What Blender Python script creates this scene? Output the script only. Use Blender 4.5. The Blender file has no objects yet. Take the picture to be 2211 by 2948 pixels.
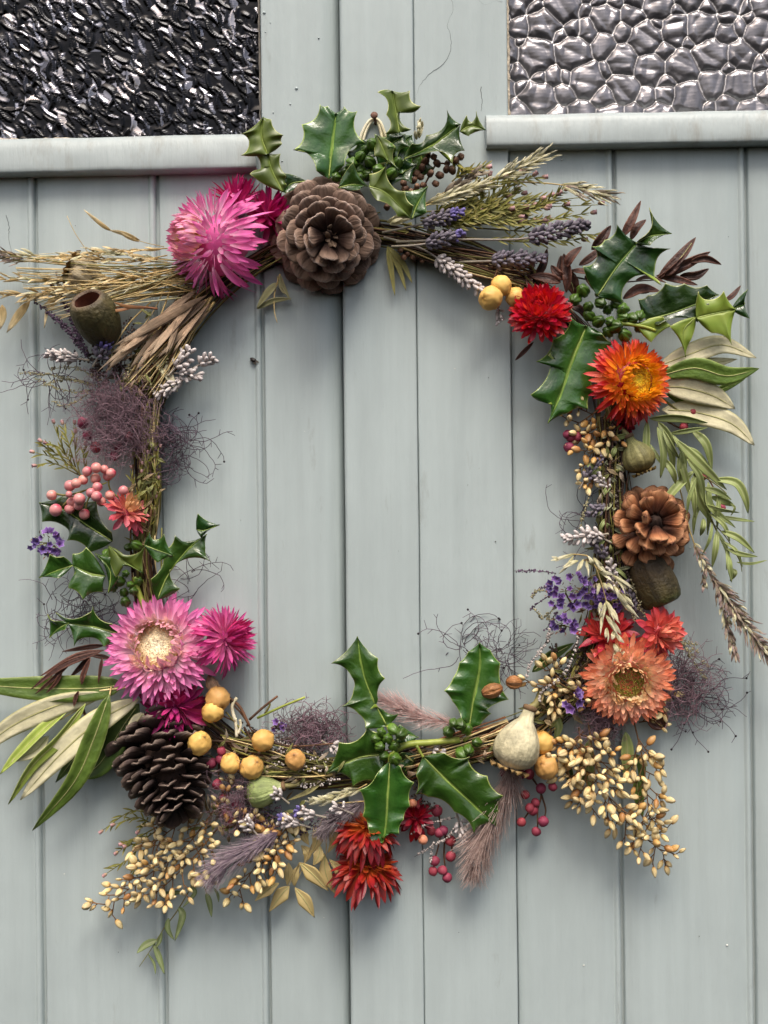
import bpy, math, random
import numpy as np
from mathutils import Matrix, Vector, noise as mnoise
R_ = random.Random(7)
NP = np.random.RandomState(11)
U = 0.00025                       # metres per photograph unit on the door plane
CX, CY, D = 829.5, 1106.0, 2400.0 # middle of the picture, viewing distance in the same unit
sc = bpy.context.scene
col = sc.collection
# ---------------------------------------------------------------- camera, sky, sun, exposure
cam = bpy.data.objects.new('camera', bpy.data.cameras.new('camera'))
col.objects.link(cam)
cam.location = (0, -D*U, 0)
cam.rotation_euler = (math.radians(90), 0, 0)
cam.data.sensor_fit = 'VERTICAL'
cam.data.angle = 2*math.atan(1106.0/D)
cam.data.clip_start = 0.01
cam.data.clip_end = 1000
sc.camera = cam
SUN_EL, SUN_AZ = math.radians(60), math.radians(17)
world = bpy.data.worlds.new('World'); sc.world = world; world.use_nodes = True
wn = world.node_tree
sky = wn.nodes.new('ShaderNodeTexSky'); sky.sky_type = 'NISHITA'; sky.sun_disc = False
sky.sun_elevation = SUN_EL; sky.sun_rotation = math.pi + SUN_AZ
sky.air_density = 1.0; sky.dust_density = 6.0; sky.ozone_density = 0.6
bg = wn.nodes['Background']; bg.inputs['Strength'].default_value = 0.085
wn.links.new(sky.outputs[0], bg.inputs['Color'])
sl = bpy.data.lights.new('sun', 'SUN'); sl.energy = 1.5; sl.angle = math.radians(22); sl.color = (1.0, .94, .86)
so = bpy.data.objects.new('sun', sl); col.objects.link(so)
so.location = (0, -1, 1.5); so.rotation_euler = (math.pi/2-SUN_EL, 0, SUN_AZ)
sc.view_settings.view_transform = 'Standard'; sc.view_settings.look = 'None'
sc.view_settings.exposure = 1.10; sc.view_settings.gamma = 1.0
sc.render.engine = 'CYCLES'
sc.cycles.max_bounces = 6; sc.cycles.transparent_max_bounces = 6

# ---------------------------------------------------------------- helpers
def A(*v): return np.array(v, float)
def unit(v):
    v = np.asarray(v, float); n = np.linalg.norm(v)
    return v/n if n > 1e-9 else A(0, 0, 1)
def W(x, y, h=0.0):               # a photograph point lifted h in front of the door
    k = (D-h)/D
    return A((x-CX)*k, -h, -(y-CY)*k)
def dirv(dx, dy, dh): return unit(A(dx, -dh, -dy))
CROP = {0: (0, 0, 1.0), 1: (0, 0, .4976), 2: (825.4, 0, .5025), 3: (0, 450.2, .3618), 4: (510.2, 165.1, .3618),
        5: (1050.5, 375.2, .3668), 21: (0, 825.4, .3392), 22: (0, 1275.6, .3392), 23: (150.1, 1575.7, .3392),
        24: (487.7, 1425.7, .3392), 25: (900.4, 1275.6, .3392), 26: (1088, 825.4, .3442), 27: (1088, 1275.6, .3442)}
def q(c, p):
    ox, oy, s = CROP[c]
    return (ox+p[0]*s, oy+p[1]*s) + tuple(p[2:])
def Q(c, pts): return [q(c, p) for p in pts]
def W3(pts, h=40.0):              # picture points (x, y[, h]) into space
    return [W(p[0], p[1], p[2] if len(p) > 2 else h) for p in pts]
def rr(a, b): return R_.uniform(a, b)
def crv(pts, n):
    P = [np.asarray(p, float) for p in pts]
    if len(P) == 1: return np.array(P)
    P = [2*P[0]-P[1]] + P + [2*P[-1]-P[-2]]
    m = len(P)-3; out = []
    for i in range(n):
        t = i/(n-1)*m; k = min(int(t), m-1); t -= k
        a, b, c, d = P[k:k+4]
        out.append(.5*((2*b)+(-a+c)*t+(2*a-5*b+4*c-d)*t*t+(-a+3*b-3*c+d)*t**3))
    return np.array(out)
def lin(c):
    if isinstance(c, str):
        c = [int(c[i:i+2], 16)/255 for i in (1, 3, 5)]
        c = [x/12.92 if x <= .04045 else ((x+.055)/1.055)**2.4 for x in c]
    return (c[0], c[1], c[2], 1)

MATS = {}
def M(name, ramp, rough=.6, spec=.4, rnd=.12, noise=.12, nscale=250.0, axis='V', bump=0.0, bscale=600.0,
      transl=0.0, metallic=0.0, hue=0.0, coat=0.0, stretch=None, streak=None, bdist=.0016):
    if name in MATS: return MATS[name]
    m = bpy.data.materials.new(name); m.use_nodes = True; nt = m.node_tree; N = nt.nodes; L = nt.links
    b = N['Principled BSDF']
    b.inputs['Roughness'].default_value = rough; b.inputs['Specular IOR Level'].default_value = spec
    b.inputs['Metallic'].default_value = metallic; b.inputs['Coat Weight'].default_value = coat
    b.inputs['Coat Roughness'].default_value = .2
    uv = N.new('ShaderNodeUVMap'); sp = N.new('ShaderNodeSeparateXYZ'); L.new(uv.outputs[0], sp.inputs[0])
    fac = sp.outputs[1]
    if axis in ('U', 'S'):
        fac = sp.outputs[0]
        if axis == 'S':
            a = N.new('ShaderNodeMath'); a.operation = 'MULTIPLY_ADD'; a.inputs[1].default_value = 2; a.inputs[2].default_value = -1
            L.new(fac, a.inputs[0]); c = N.new('ShaderNodeMath'); c.operation = 'ABSOLUTE'; L.new(a.outputs[0], c.inputs[0]); fac = c.outputs[0]
    if isinstance(ramp, str): ramp = [(0, ramp)]
    r = N.new('ShaderNodeValToRGB'); e = r.color_ramp.elements
    while len(e) < len(ramp): e.new(.5)
    while len(e) > len(ramp): e.remove(e[-1])
    for k, (p, c) in enumerate(ramp): e[k].position = p
    for k, (p, c) in enumerate(ramp): e[k].color = lin(c)
    L.new(fac, r.inputs[0])
    tc = N.new('ShaderNodeTexCoord'); nz = N.new('ShaderNodeTexNoise'); nz.inputs['Scale'].default_value = nscale; nz.inputs['Detail'].default_value = 4
    src = tc.outputs['Object']
    if stretch:
        mp = N.new('ShaderNodeMapping'); mp.inputs['Scale'].default_value = stretch; L.new(src, mp.inputs[0]); src = mp.outputs[0]
    L.new(src, nz.inputs['Vector'])
    oi = N.new('ShaderNodeObjectInfo')
    v1 = N.new('ShaderNodeMath'); v1.operation = 'MULTIPLY_ADD'; v1.inputs[1].default_value = 2*rnd; v1.inputs[2].default_value = 1-rnd
    L.new(oi.outputs['Random'], v1.inputs[0])
    v2 = N.new('ShaderNodeMath'); v2.operation = 'MULTIPLY_ADD'; v2.inputs[1].default_value = 6*noise; v2.inputs[2].default_value = 1-3*noise
    L.new(nz.outputs[0], v2.inputs[0])
    v3 = N.new('ShaderNodeMath'); v3.operation = 'MULTIPLY'; L.new(v1.outputs[0], v3.inputs[0]); L.new(v2.outputs[0], v3.inputs[1])
    hgt = None
    if streak:
        smp = N.new('ShaderNodeMapping'); smp.inputs['Scale'].default_value = (streak[1], streak[2], 1); L.new(uv.outputs[0], smp.inputs[0])
        adv = N.new('ShaderNodeVectorMath'); L.new(smp.outputs[0], adv.inputs[0])
        rv = N.new('ShaderNodeCombineXYZ'); rm = N.new('ShaderNodeMath'); rm.operation = 'MULTIPLY'; rm.inputs[1].default_value = 37; L.new(oi.outputs['Random'], rm.inputs[0]); L.new(rm.outputs[0], rv.inputs[2]); L.new(rv.outputs[0], adv.inputs[1])
        sn = N.new('ShaderNodeTexNoise'); sn.inputs['Scale'].default_value = 1; sn.inputs['Detail'].default_value = 3; L.new(adv.outputs[0], sn.inputs['Vector']); hgt = sn.outputs[0]
        v4 = N.new('ShaderNodeMath'); v4.operation = 'MULTIPLY_ADD'; v4.inputs[1].default_value = 6*streak[0]; v4.inputs[2].default_value = 1-3*streak[0]; L.new(hgt, v4.inputs[0])
        v5 = N.new('ShaderNodeMath'); v5.operation = 'MULTIPLY'; L.new(v3.outputs[0], v5.inputs[0]); L.new(v4.outputs[0], v5.inputs[1]); v3 = v5
    hs = N.new('ShaderNodeHueSaturation'); L.new(r.outputs[0], hs.inputs['Color']); L.new(v3.outputs[0], hs.inputs['Value'])
    if hue:
        hm = N.new('ShaderNodeMath'); hm.operation = 'MULTIPLY_ADD'; hm.inputs[1].default_value = 2*hue; hm.inputs[2].default_value = .5-hue
        L.new(oi.outputs['Random'], hm.inputs[0]); L.new(hm.outputs[0], hs.inputs['Hue'])
    L.new(hs.outputs[0], b.inputs['Base Color'])
    if bump:
        nb = N.new('ShaderNodeTexNoise'); nb.inputs['Scale'].default_value = bscale; nb.inputs['Detail'].default_value = 3
        L.new(src, nb.inputs['Vector'])
        bp = N.new('ShaderNodeBump'); bp.inputs['Strength'].default_value = bump; bp.inputs['Distance'].default_value = bdist
        if hgt is not None:
            ah = N.new('ShaderNodeMath'); ah.operation = 'MULTIPLY_ADD'; ah.inputs[1].default_value = 1.2; L.new(hgt, ah.inputs[0]); L.new(nb.outputs[0], ah.inputs[2]); L.new(ah.outputs[0], bp.inputs['Height'])
        else: L.new(nb.outputs[0], bp.inputs['Height'])
        L.new(bp.outputs[0], b.inputs['Normal'])
    if transl:
        t = N.new('ShaderNodeBsdfTranslucent'); L.new(hs.outputs[0], t.inputs[0])
        mx = N.new('ShaderNodeMixShader'); mx.inputs[0].default_value = transl
        L.new(b.outputs[0], mx.inputs[1]); L.new(t.outputs[0], mx.inputs[2]); L.new(mx.outputs[0], N['Material Output'].inputs[0])
    MATS[name] = m
    return m

class MB:
    def __init__(s): s.v = []; s.f = []; s.uv = []; s.mi = []; s.n = 0
    def add(s, V, F, UV=None, mi=0):
        V = np.asarray(V, float).reshape(-1, 3)
        s.v.append(V); b = s.n; s.n += len(V)
        s.uv.append(np.zeros((len(V), 2))+.5 if UV is None else np.asarray(UV, float))
        for f in F: s.f.append(tuple(int(i)+b for i in f))
        s.mi += list(mi) if hasattr(mi, '__len__') else [mi]*len(F)
    def grid(s, G, uv=None, th=0.0, closed=False, mi=0, mib=None):
        G = np.asarray(G, float); n, m = G.shape[:2]
        if uv is None:
            uv = np.zeros((n, m, 2)); uv[..., 0] = np.linspace(0, 1, m)[None]; uv[..., 1] = np.linspace(0, 1, n)[:, None]
        F = []
        mm = m if closed else m-1
        for i in range(n-1):
            for j in range(mm):
                k = (j+1) % m
                F.append((i*m+j, i*m+k, (i+1)*m+k, (i+1)*m+j))
        if th is None or (np.isscalar(th) and th == 0):
            s.add(G.reshape(-1, 3), F, uv.reshape(-1, 2), mi); return
        du = np.gradient(G, axis=1); dv = np.gradient(G, axis=0)
        Nn = np.cross(du, dv); Nn /= np.linalg.norm(Nn, axis=2)[..., None]+1e-9
        B = G-Nn*(th if np.isscalar(th) else np.asarray(th)[..., None])
        o = n*m
        FB = [tuple(reversed([i+o for i in f])) for f in F]
        E = []
        ring = [(0, j) for j in range(m)]+[(i, m-1) for i in range(1, n)]+[(n-1, j) for j in range(m-2, -1, -1)]+[(i, 0) for i in range(n-2, 0, -1)]
        for a in range(len(ring)):
            p = ring[a]; r = ring[(a+1) % len(ring)]
            a0 = p[0]*m+p[1]; b0 = r[0]*m+r[1]
            E.append((b0, a0, a0+o, b0+o))
        mb_ = mi if mib is None else mib
        s.add(np.concatenate([G.reshape(-1, 3), B.reshape(-1, 3)]), F+FB+E, np.concatenate([uv.reshape(-1, 2)]*2),
              [mi]*len(F)+[mb_]*len(FB)+[mi]*len(E))
    def tube(s, pts, r0, r1=None, n=5, cap=True):
        P = np.asarray(pts, float); k = len(P); r1 = r0 if r1 is None else r1
        rad = np.linspace(r0, r1, k) if np.isscalar(r0) else np.asarray(r0)
        T = np.gradient(P, axis=0)
        T /= np.linalg.norm(T, axis=1)[:, None]+1e-9
        up = A(0, -1, 0) if abs(T[0][1]) < .9 else A(1, 0, 0)
        X = unit(np.cross(T[0], up)); rows = []
        for i in range(k):
            X = unit(X-T[i]*np.dot(X, T[i])); Y = np.cross(T[i], X)
            rows.append([P[i]+rad[i]*(X*math.cos(2*math.pi*j/n)+Y*math.sin(2*math.pi*j/n)) for j in range(n)])
        G = np.array(rows)
        uv = np.zeros((k, n, 2)); uv[..., 0] = np.linspace(0, 1, n)[None]; uv[..., 1] = np.linspace(0, 1, k)[:, None]
        b0_ = s.n
        s.grid(G, uv, closed=True)
        if cap and n > 3:
            s.f.append(tuple(b0_+j for j in range(n-1, -1, -1))); s.mi.append(0)
            s.f.append(tuple(b0_+(k-1)*n+j for j in range(n))); s.mi.append(0)
    def mesh(s, name, mats, smooth=True, origin=(0, 0, 0)):
        me = bpy.data.meshes.new(name)
        V = (np.concatenate(s.v)-np.asarray(origin, float))*U
        me.from_pydata(V.tolist(), [], s.f)
        uvl = me.uv_layers.new(name='UVMap'); uv = np.concatenate(s.uv)
        li = np.zeros(len(me.loops), int); me.loops.foreach_get('vertex_index', li)
        uvl.data.foreach_set('uv', uv[li].astype(np.float32).ravel())
        for m in (mats if isinstance(mats, (list, tuple)) else [mats]): me.materials.append(m)
        if len(me.polygons) == len(s.mi): me.polygons.foreach_set('material_index', s.mi)
        if smooth: me.polygons.foreach_set('use_smooth', [True]*len(me.polygons))
        me.update()
        return me

class Thing:
    def __init__(s, name, label, cat, at, group=None, kind=None):
        s.o = bpy.data.objects.new(name, None); col.objects.link(s.o)
        s.o.empty_display_size = .005
        s.at = np.asarray(at, float); s.o.location = s.at*U
        s.o['label'] = label; s.o['category'] = cat
        if group: s.o['group'] = group
        if kind: s.o['kind'] = kind
    def part(s, name, mb, mats, parent=None, stuff=False, smooth=True, label=None):
        o = bpy.data.objects.new(name, mb.mesh(name, mats, smooth, s.at)); col.objects.link(o)
        o.parent = parent or s.o
        if stuff: o['kind'] = 'stuff'
        if label: o['label'] = label
        return o
    def inst(s, name, me, X, Y, Z, T, parent=None, label=None):   # axes already scaled, T in photograph units
        o = bpy.data.objects.new(name, me); col.objects.link(o); o.parent = parent or s.o
        t = (np.asarray(T, float)-s.at)*U
        o.matrix_local = Matrix(((X[0], Y[0], Z[0], t[0]), (X[1], Y[1], Z[1], t[1]), (X[2], Y[2], Z[2], t[2]), (0, 0, 0, 1)))
        if label: o['label'] = label
        return o
def single(name, label, cat, mb, mats, at, group=None, smooth=True, kind=None):
    o = bpy.data.objects.new(name, mb.mesh(name, mats, smooth, at)); col.objects.link(o)
    o.location = np.asarray(at)*U
    if label: o['label'] = label
    if cat: o['category'] = cat
    if group: o['group'] = group
    if kind: o['kind'] = kind
    return o
def frame(d, hint=(0, -1, 0)):    # X, Y=d, Z with Z near the hint
    d = unit(d); z = np.asarray(hint, float); z = z-d*np.dot(z, d)
    if np.linalg.norm(z) < 1e-3: z = A(1, .1, .2)-d*np.dot(A(1, .1, .2), d)
    z = unit(z); x = np.cross(d, z)
    return x, d, z
def rotv(v, k, a):
    k = unit(k); return v*math.cos(a)+np.cross(k, v)*math.sin(a)+k*np.dot(k, v)*(1-math.cos(a))
LANCE = lambda v: max(0.0, math.sin(math.pi*min(1, v**.85)))**.75
POINT = lambda v: max(0.0, (v/.42)**.8 if v < .42 else 1-((v-.42)/.58)**1.35)
OVATE = lambda v: max(0.0, math.sin(math.pi*v**.7))**.9
def blade(mb, pts, w, prof=LANCE, roll=0.0, fold=.15, th=0.0, n=12, m=5, twist=0.0, mib=None, wmin=.03):
    P = crv(pts, n); T = np.gradient(P, axis=0); G = np.zeros((n, m, 3))
    for i in range(n):
        v = i/(n-1); t = unit(T[i])
        S = unit(np.cross(t, A(0, -1, 0)) if abs(t[1]) < .97 else A(1, 0, 0)); S = rotv(S, t, roll+twist*v); Nn = np.cross(S, t)
        hw = w*.5*max(wmin, prof(v))
        for j in range(m):
            u = 2*j/(m-1)-1
            G[i, j] = P[i]+S*hw*u+Nn*hw*fold*abs(u)
    mb.grid(G, th=th, mib=mib)
def sphere(mb, c, r, n=12, k=8, fn=None, axis=None):
    ax = frame(axis if axis is not None else (0, 0, 1)); G = np.zeros((k+1, n, 3)); uv = np.zeros((k+1, n, 2))
    for i in range(k+1):
        th = math.pi*i/k
        for j in range(n):
            ph = 2*math.pi*j/n
            d = A(math.sin(th)*math.cos(ph), math.cos(th), math.sin(th)*math.sin(ph))
            q_ = r*(fn(d, th, ph) if fn else 1)
            G[i, j] = c+(ax[0]*d[0]+ax[1]*d[1]+ax[2]*d[2])*q_
            uv[i, j] = (j/n, i/k)
    mb.grid(G, uv, closed=True)
def lathe(mb, prof, n=16, fn=None, base=(0, 0, 0), axis=(0, 1, 0), hint=(0, 0, 1)):  # prof: (radius, height) along the axis
    x, y, z = frame(axis, hint); k = len(prof); G = np.zeros((k, n, 3)); uv = np.zeros((k, n, 2)); base = np.asarray(base, float)
    for i, (r, hgt) in enumerate(prof):
        for j in range(n):
            ph = 2*math.pi*j/n; f = fn(i/(k-1), ph) if fn else 1
            G[i, j] = base+y*hgt+(x*math.cos(ph)+z*math.sin(ph))*r*f; uv[i, j] = (j/n, i/(k-1))
    mb.grid(G, uv, closed=True)
def nz3(p, s): return mnoise.noise(Vector((p[0]*s, p[1]*s, p[2]*s)))
# ---------------------------------------------------------------- the painted double door
def paint_material(name, base, dirt, sc0=.62, sc1=.9):
    m = bpy.data.materials.new(name); m.use_nodes = True; nt = m.node_tree; N = nt.nodes; L = nt.links; b = N['Principled BSDF']
    b.inputs['Roughness'].default_value = .42; b.inputs['Specular IOR Level'].default_value = .35
    tc = N.new('ShaderNodeTexCoord')
    def noise(scale, stretch, detail=5, rough=.55):
        mp = N.new('ShaderNodeMapping'); mp.inputs['Scale'].default_value = stretch; L.new(tc.outputs['Object'], mp.inputs[0])
        n = N.new('ShaderNodeTexNoise'); n.inputs['Scale'].default_value = scale; n.inputs['Detail'].default_value = detail; n.inputs['Roughness'].default_value = rough
        L.new(mp.outputs[0], n.inputs['Vector']); return n.outputs[0]
    def mix(fac, a, c, f0, f1):
        mr = N.new('ShaderNodeMapRange'); mr.inputs[1].default_value = f0; mr.inputs[2].default_value = f1; L.new(fac, mr.inputs[0])
        x = N.new('ShaderNodeMix'); x.data_type = 'RGBA'; L.new(mr.outputs[0], x.inputs[0])
        for s_, v in ((x.inputs[6], a), (x.inputs[7], c)):
            if isinstance(v, tuple): s_.default_value = v
            else: L.new(v, s_)
        return x.outputs[2]
    streak = noise(120, (1, 1, .06)); cloud = noise(9, (1, 1, .5)); spots = noise(420, (1, 1, .7), 2); scuff = noise(70, (1, 1, .25), 6, .7)
    c = lin(base); d = lin(dirt)
    lo = tuple(x*.935 for x in c[:3])+(1,); hi = tuple(min(1, x*1.045) for x in c[:3])+(1,)
    k = mix(streak, lo, hi, .3, .7)
    k2 = mix(cloud, k, tuple(x*.9 for x in c[:3])+(1,), .45, .8)
    k3 = mix(scuff, k2, d, sc0, sc1)
    k4 = mix(spots, k3, tuple(x*.55 for x in d[:3])+(1,), .79, .83)
    L.new(k4, b.inputs['Base Color'])
    h1 = noise(260, (1, 1, .05), 4); h2 = noise(60, (1, 1, .4), 5)
    ad = N.new('ShaderNodeMath'); ad.operation = 'MULTIPLY_ADD'; ad.inputs[1].default_value = .6; L.new(h1, ad.inputs[0]); L.new(h2, ad.inputs[2])
    bp = N.new('ShaderNodeBump'); bp.inputs['Strength'].default_value = .6; bp.inputs['Distance'].default_value = .0012
    L.new(ad.outputs[0], bp.inputs['Height']); L.new(bp.outputs[0], b.inputs['Normal'])
    return m
PAINT = paint_material('grey_green_gloss_paint', '#a9b4b3', '#7f8079')
PAINT_OLD = paint_material('weathered_bar_paint', '#a3acab', '#7a7262', .55, .95)
GAP = M('dark_gap', '#17181a', rough=.9)
PUTTY = M('cream_putty', '#b9ab96', rough=.8, noise=.3, bump=.5)
def door_leaf(label):
    t = Thing('door_leaf', label, 'door', (0, 0, 0), 'two leaves of the painted door')
    t.o.rotation_euler = (0, -.0113, 0)
    return t
def lx(x): return x-CX
def lz(y): return -(y-CY)
def board(t, name, xl, xr, y0, y1, h=0.0, bead=True, left='groove', right='groove', mat=None, step=None):
    ys = np.linspace(y0, y1, max(2, int((y1-y0)/45)))
    if bead: pr = [(xl+1, -16), (xl+2.2, -3.5), (xl+5, 0)]+[(xl+4+(xr-26-xl)*k/7, 0) for k in range(1, 7)]+[(xr-24, 0), (xr-21.5, -2.2), (xr-19.5, -2), (xr-17, 1.8), (xr-13, 3.6), (xr-9, 2.2), (xr-6, -2), (xr-4.8, -16)]
    else:
        pr = [(xl, -16), (xl+.6, -3), (xl+3.5, 0)]+[(xl+4+(xr-xl-8)*k/8, 0) for k in range(0, 9)]+[(xr-3.5, 0), (xr-.6, -3), (xr, -16)]
        if step == 'round': pr = [(xl-1, -60), (xl-.5, -14), (xl+1, -4), (xl+3.5, -1), (xl+7, 0)]+[(xl+14+(xr-xl-20)*k/8, 0) for k in range(0, 9)]+[(xr-3, -.4), (xr-.8, -2.5), (xr, -16)]
        if step == 'dip': pr = [(xl, -16), (xl+.6, -3), (xl+3.5, 0)]+[(xl+4+(xr-xl-56)*k/8, 0) for k in range(0, 9)]+[(xr-40, -1.5), (xr-28, -5), (xr-15, -11), (xr-5, -19), (xr, -38)]
    sd = R_.random()*100
    G = np.zeros((len(ys), len(pr), 3))
    for i, y in enumerate(ys):
        for j, (x, d) in enumerate(pr):
            wx = nz3((0, sd, y), .004)*1.6; wh = nz3((x*.012, sd+9, y*.006), 1)*1.2
            G[i, j] = (lx(x)+wx, -(h+d+wh), lz(y))
    mb = MB(); mb.grid(G[::-1])
    return t.part(name, mb, mat or PAINT)
def moulding(t, xl, xr, yt0, yt1, depth, slope, capl, capr):
    # ledge moulding: section from the top back edge round the nose to the underside
    H = yt1-yt0; n = 34
    sec = [(-30, -.02), (0, .0), (depth*.3, .035), (depth*.55, .08), (depth*.72, .15), (depth*.82, .24), (depth*.89, .35), (depth*.94, .47), (depth*.98, .6), (depth, .74), (depth, .88), (depth*.98, .95), (depth*.92, 1.0), (depth*.5, 1.0), (-6, 1.0)]
    G = np.zeros((n, len(sec), 3)); sd = R_.random()*50
    for i in range(n):
        x = xl+(xr-xl)*i/(n-1)
        for j, (d, f) in enumerate(sec):
            wob = nz3((x*.02, j*.35, sd), 1)*1.5
            G[i, j] = (lx(x), -(d+wob), lz(yt0+H*f+slope*(x-xl)+nz3((x*.012, sd, j*.2), 1)*1.6))
    mb = MB(); mb.grid(G)
    for i, on in ((0, capl), (n-1, capr)):
        if on:
            c = G[i].mean(axis=0)+A(-3 if i == 0 else 3, 0, 0); V = np.concatenate([G[i], c[None]])
            mb.add(V, [(j, j+1, len(sec)) if i else (j+1, j, len(sec)) for j in range(len(sec)-1)])
    return t.part('ledge_moulding', mb, PAINT_OLD)
def crack(t, parent, pts, w, h, name='paint_crack'):
    mb = MB(); P = []
    for (x, y) in pts: P.append(A(lx(x), -h, lz(y)))
    C = crv(P, len(P)*6); C[:, 0] += NP.randn(len(C))*.9; C[:, 2] += NP.randn(len(C))*.6
    mb.tube(C, w*.5, w*.25, 4); t.part(name, mb, M('crack_line' if parent else 'scratch_line', '#6b716f' if parent else '#858c8a', rough=.9), parent=parent)
left = door_leaf('left leaf of the grey green door, below the black crinkled glass')
for a, b_ in ((-420, -180), (-180, 86), (86, 349), (349, 574)): board(left, 'board', a, b_, 368, 2560)
LS = board(left, 'stile', 574, 745, -320, 2560, h=1.0, bead=False, step='dip')
moulding(left, -420, 566, 297, 380, 36, -.010, False, True)
right = door_leaf('right leaf of the grey green door, below the pale pebbled glass')
CS = board(right, 'cover_strip', 746, 904, -320, 2560, h=19, bead=False, step='round')
RS = board(right, 'stile', 904, 1106, -320, 2560, h=15, bead=False)
for a, b_ in ((1106, 1337), (1337, 1622), (1622, 1890), (1890, 2100)): board(right, 'board', a, b_, 312, 2560)
moulding(right, 1057, 2100, 253, 331, 38, -.007, True, False)
for t, x0, x1 in ((left, -420, 744), (right, 735, 2100)):
    mb = MB(); G = np.array([[(lx(x), 14+30, lz(y)) for x in (x0, x1)] for y in (2560, 250)]); mb.grid(G); t.part('back_panel', mb, GAP)
    for gx in ((-180, 86, 349, 574) if t is left else (1106, 1337, 1622, 1890)):
        fm = MB(); fm.grid(np.array([[(lx(x), 12, lz(y)) for x in (gx-9, gx+9)] for y in (2560, 300)])); t.part('tongue', fm, PAINT_OLD)
crack(right, RS, [(985, -10), (990, 30), (978, 60), (985, 100), (973, 140), (940, 165), (918, 190), (907, 220)], 1.3, 15)
crack(right, RS, [(1044, -10), (1048, 12), (1060, 20), (1080, 12), (1096, 14)], 1.1, 15)
crack(right, RS, [(1048, 195), (1049, 222), (1048, 248)], 1.6, 15)
crack(left, None, [(22, 455), (26, 480), (27, 505), (33, 560)], 1.4, .6)
# paint blisters on the stiles
mb = MB()
for x, y, r in ((651, 188, 5), (637, 222, 3.2), (583, 24, 5), (596, 46, 3), (585, 66, 3), (700, 80, 3), (618, 345, 3), (600, 240, 2.5), (690, 150, 2)):
    sphere(mb, A(lx(x), -.6, lz(y)), r, 10, 6, fn=lambda d, a, b: .5 if d[1] > 0 else .9)
left.part('paint_blister', mb, PAINT, parent=LS)
# --- textured panes: real relief
def pane(t, x0, x1, y0, y1, hz, mat, nm, step=2.0):
    xs = np.arange(x0, x1+.1, step); ys = np.arange(y0, y1+.1, step)
    X, Y = np.meshgrid(xs, ys); Hh, Cc = hz(X, Y)
    G = np.stack([X-CX, 34-Hh, -(Y-CY)], axis=2)[::-1]; cc = Cc[::-1]
    uv = np.stack([np.zeros_like(cc), cc], axis=2)
    mb = MB(); mb.grid(G, uv); return t.part(nm, mb, mat)
def fbm(X, Y, s, seed):
    out = np.zeros_like(X); rs = np.random.RandomState(seed); a = 1.0
    for k in range(4):
        for _ in range(5):
            th = rs.uniform(0, 6.28); ph = rs.uniform(0, 6.28); f = s*2**k*rs.uniform(.7, 1.3)
            out += a*np.sin(f*(X*math.cos(th)+Y*math.sin(th))+ph)/5
        a *= .5
    return out
def crinkle(X, Y):
    rs = np.random.RandomState(5); H = np.zeros_like(X)+fbm(X, Y, .05, 3)*1.5; Cc = np.zeros_like(X)
    for k in range(2900):
        cx, cy = rs.uniform(-430, 590), rs.uniform(-330, 310)
        if cx < -80 and rs.rand() < .5: continue
        a = math.radians(rs.normal(55, 24)); L = rs.uniform(10, 30); wd = rs.uniform(5, 12)
        sel = (np.abs(X-cx) < 60) & (np.abs(Y-cy) < 60)
        if not sel.any(): continue
        x = X[sel]-cx; y = Y[sel]-cy
        s = x*math.cos(a)+y*math.sin(a); n = -x*math.sin(a)+y*math.cos(a)+ .012*s*s*rs.choice((-1, 1))
        e = (s/L)**2; tt = n/wd
        pf = np.where(tt < .25, np.clip((tt+1)/1.25, 0, 1)**1.4, np.clip((.55-tt)/.3, 0, 1))
        am = np.clip(1-e, 0, 1)**.7*pf
        rip = 1+.22*np.sin(s*rs.uniform(1.1, 1.7)+n*.5)*(pf > .25)
        hh = am*rs.uniform(2.6, 6.5)*rip
        cur = H[sel]; H[sel] = np.maximum(cur, hh); Cc[sel] = np.where(hh > cur, rs.rand(), Cc[sel])
    return H, Cc
def pebbles(X, Y):
    rs = np.random.RandomState(9); pts = []
    for r0, r1, n, ov in ((30, 40, 900, .80), (20, 30, 2500, .80), (12, 19, 5000, .82)):
        for _ in range(n):
            p = (rs.uniform(1060, 2090), rs.uniform(-350, 310)); r = rs.uniform(r0, r1)
            if all((p[0]-a)**2+(p[1]-b)**2 > (ov*(r+c))**2 for a, b, c in pts): pts.append(p+(r,))
    wx = X+fbm(X, Y, .06, 4)*6; wy = Y+fbm(X, Y, .06, 8)*6
    F1 = np.full(X.shape, 1e9); F2 = F1.copy(); idx = np.zeros(X.shape, int)
    for k, (a, b, r) in enumerate(pts):
        m0 = (np.abs(wx-a) < 110) & (np.abs(wy-b) < 110)
        d = np.where(m0, np.sqrt((wx-a)**2+(wy-b)**2)-r, 1e9)
        m = d < F1; F2 = np.where(m, F1, np.minimum(F2, d)); idx = np.where(m, k, idx); F1 = np.minimum(F1, d)
    gap = np.clip(F2-F1, 0, 60); e = np.clip((gap-1.5)/22, 0, 1); dome = np.sqrt(np.clip(1-(1-e)**2, 0, 1)); ph = idx*1.7
    lob = np.abs(np.cos((X*np.cos(ph)+Y*np.sin(ph))*.085+ph))+np.abs(np.cos((X*np.sin(ph*1.3)-Y*np.cos(ph*1.3))*.10+2*ph))
    H = 5.0*dome+2.4*e*lob+.8*fbm(X*.7, Y, .15, 7)*e+.08*np.sin(Y*.9+3*fbm(X, Y, .05, 2))*e
    return H, 1-np.clip((gap-.5)/4.0, 0, 1)
BLACK = M('black_crinkled_glass', [(0, '#070709'), (.58, '#131316'), (.78, '#34343a'), (.92, '#86868e'), (1, '#c0b6b0')], rough=.2, spec=.6, metallic=.7, noise=.3, nscale=140, rnd=0)  # pale ramp end paints flecks of refracted light onto random flakes
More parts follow.
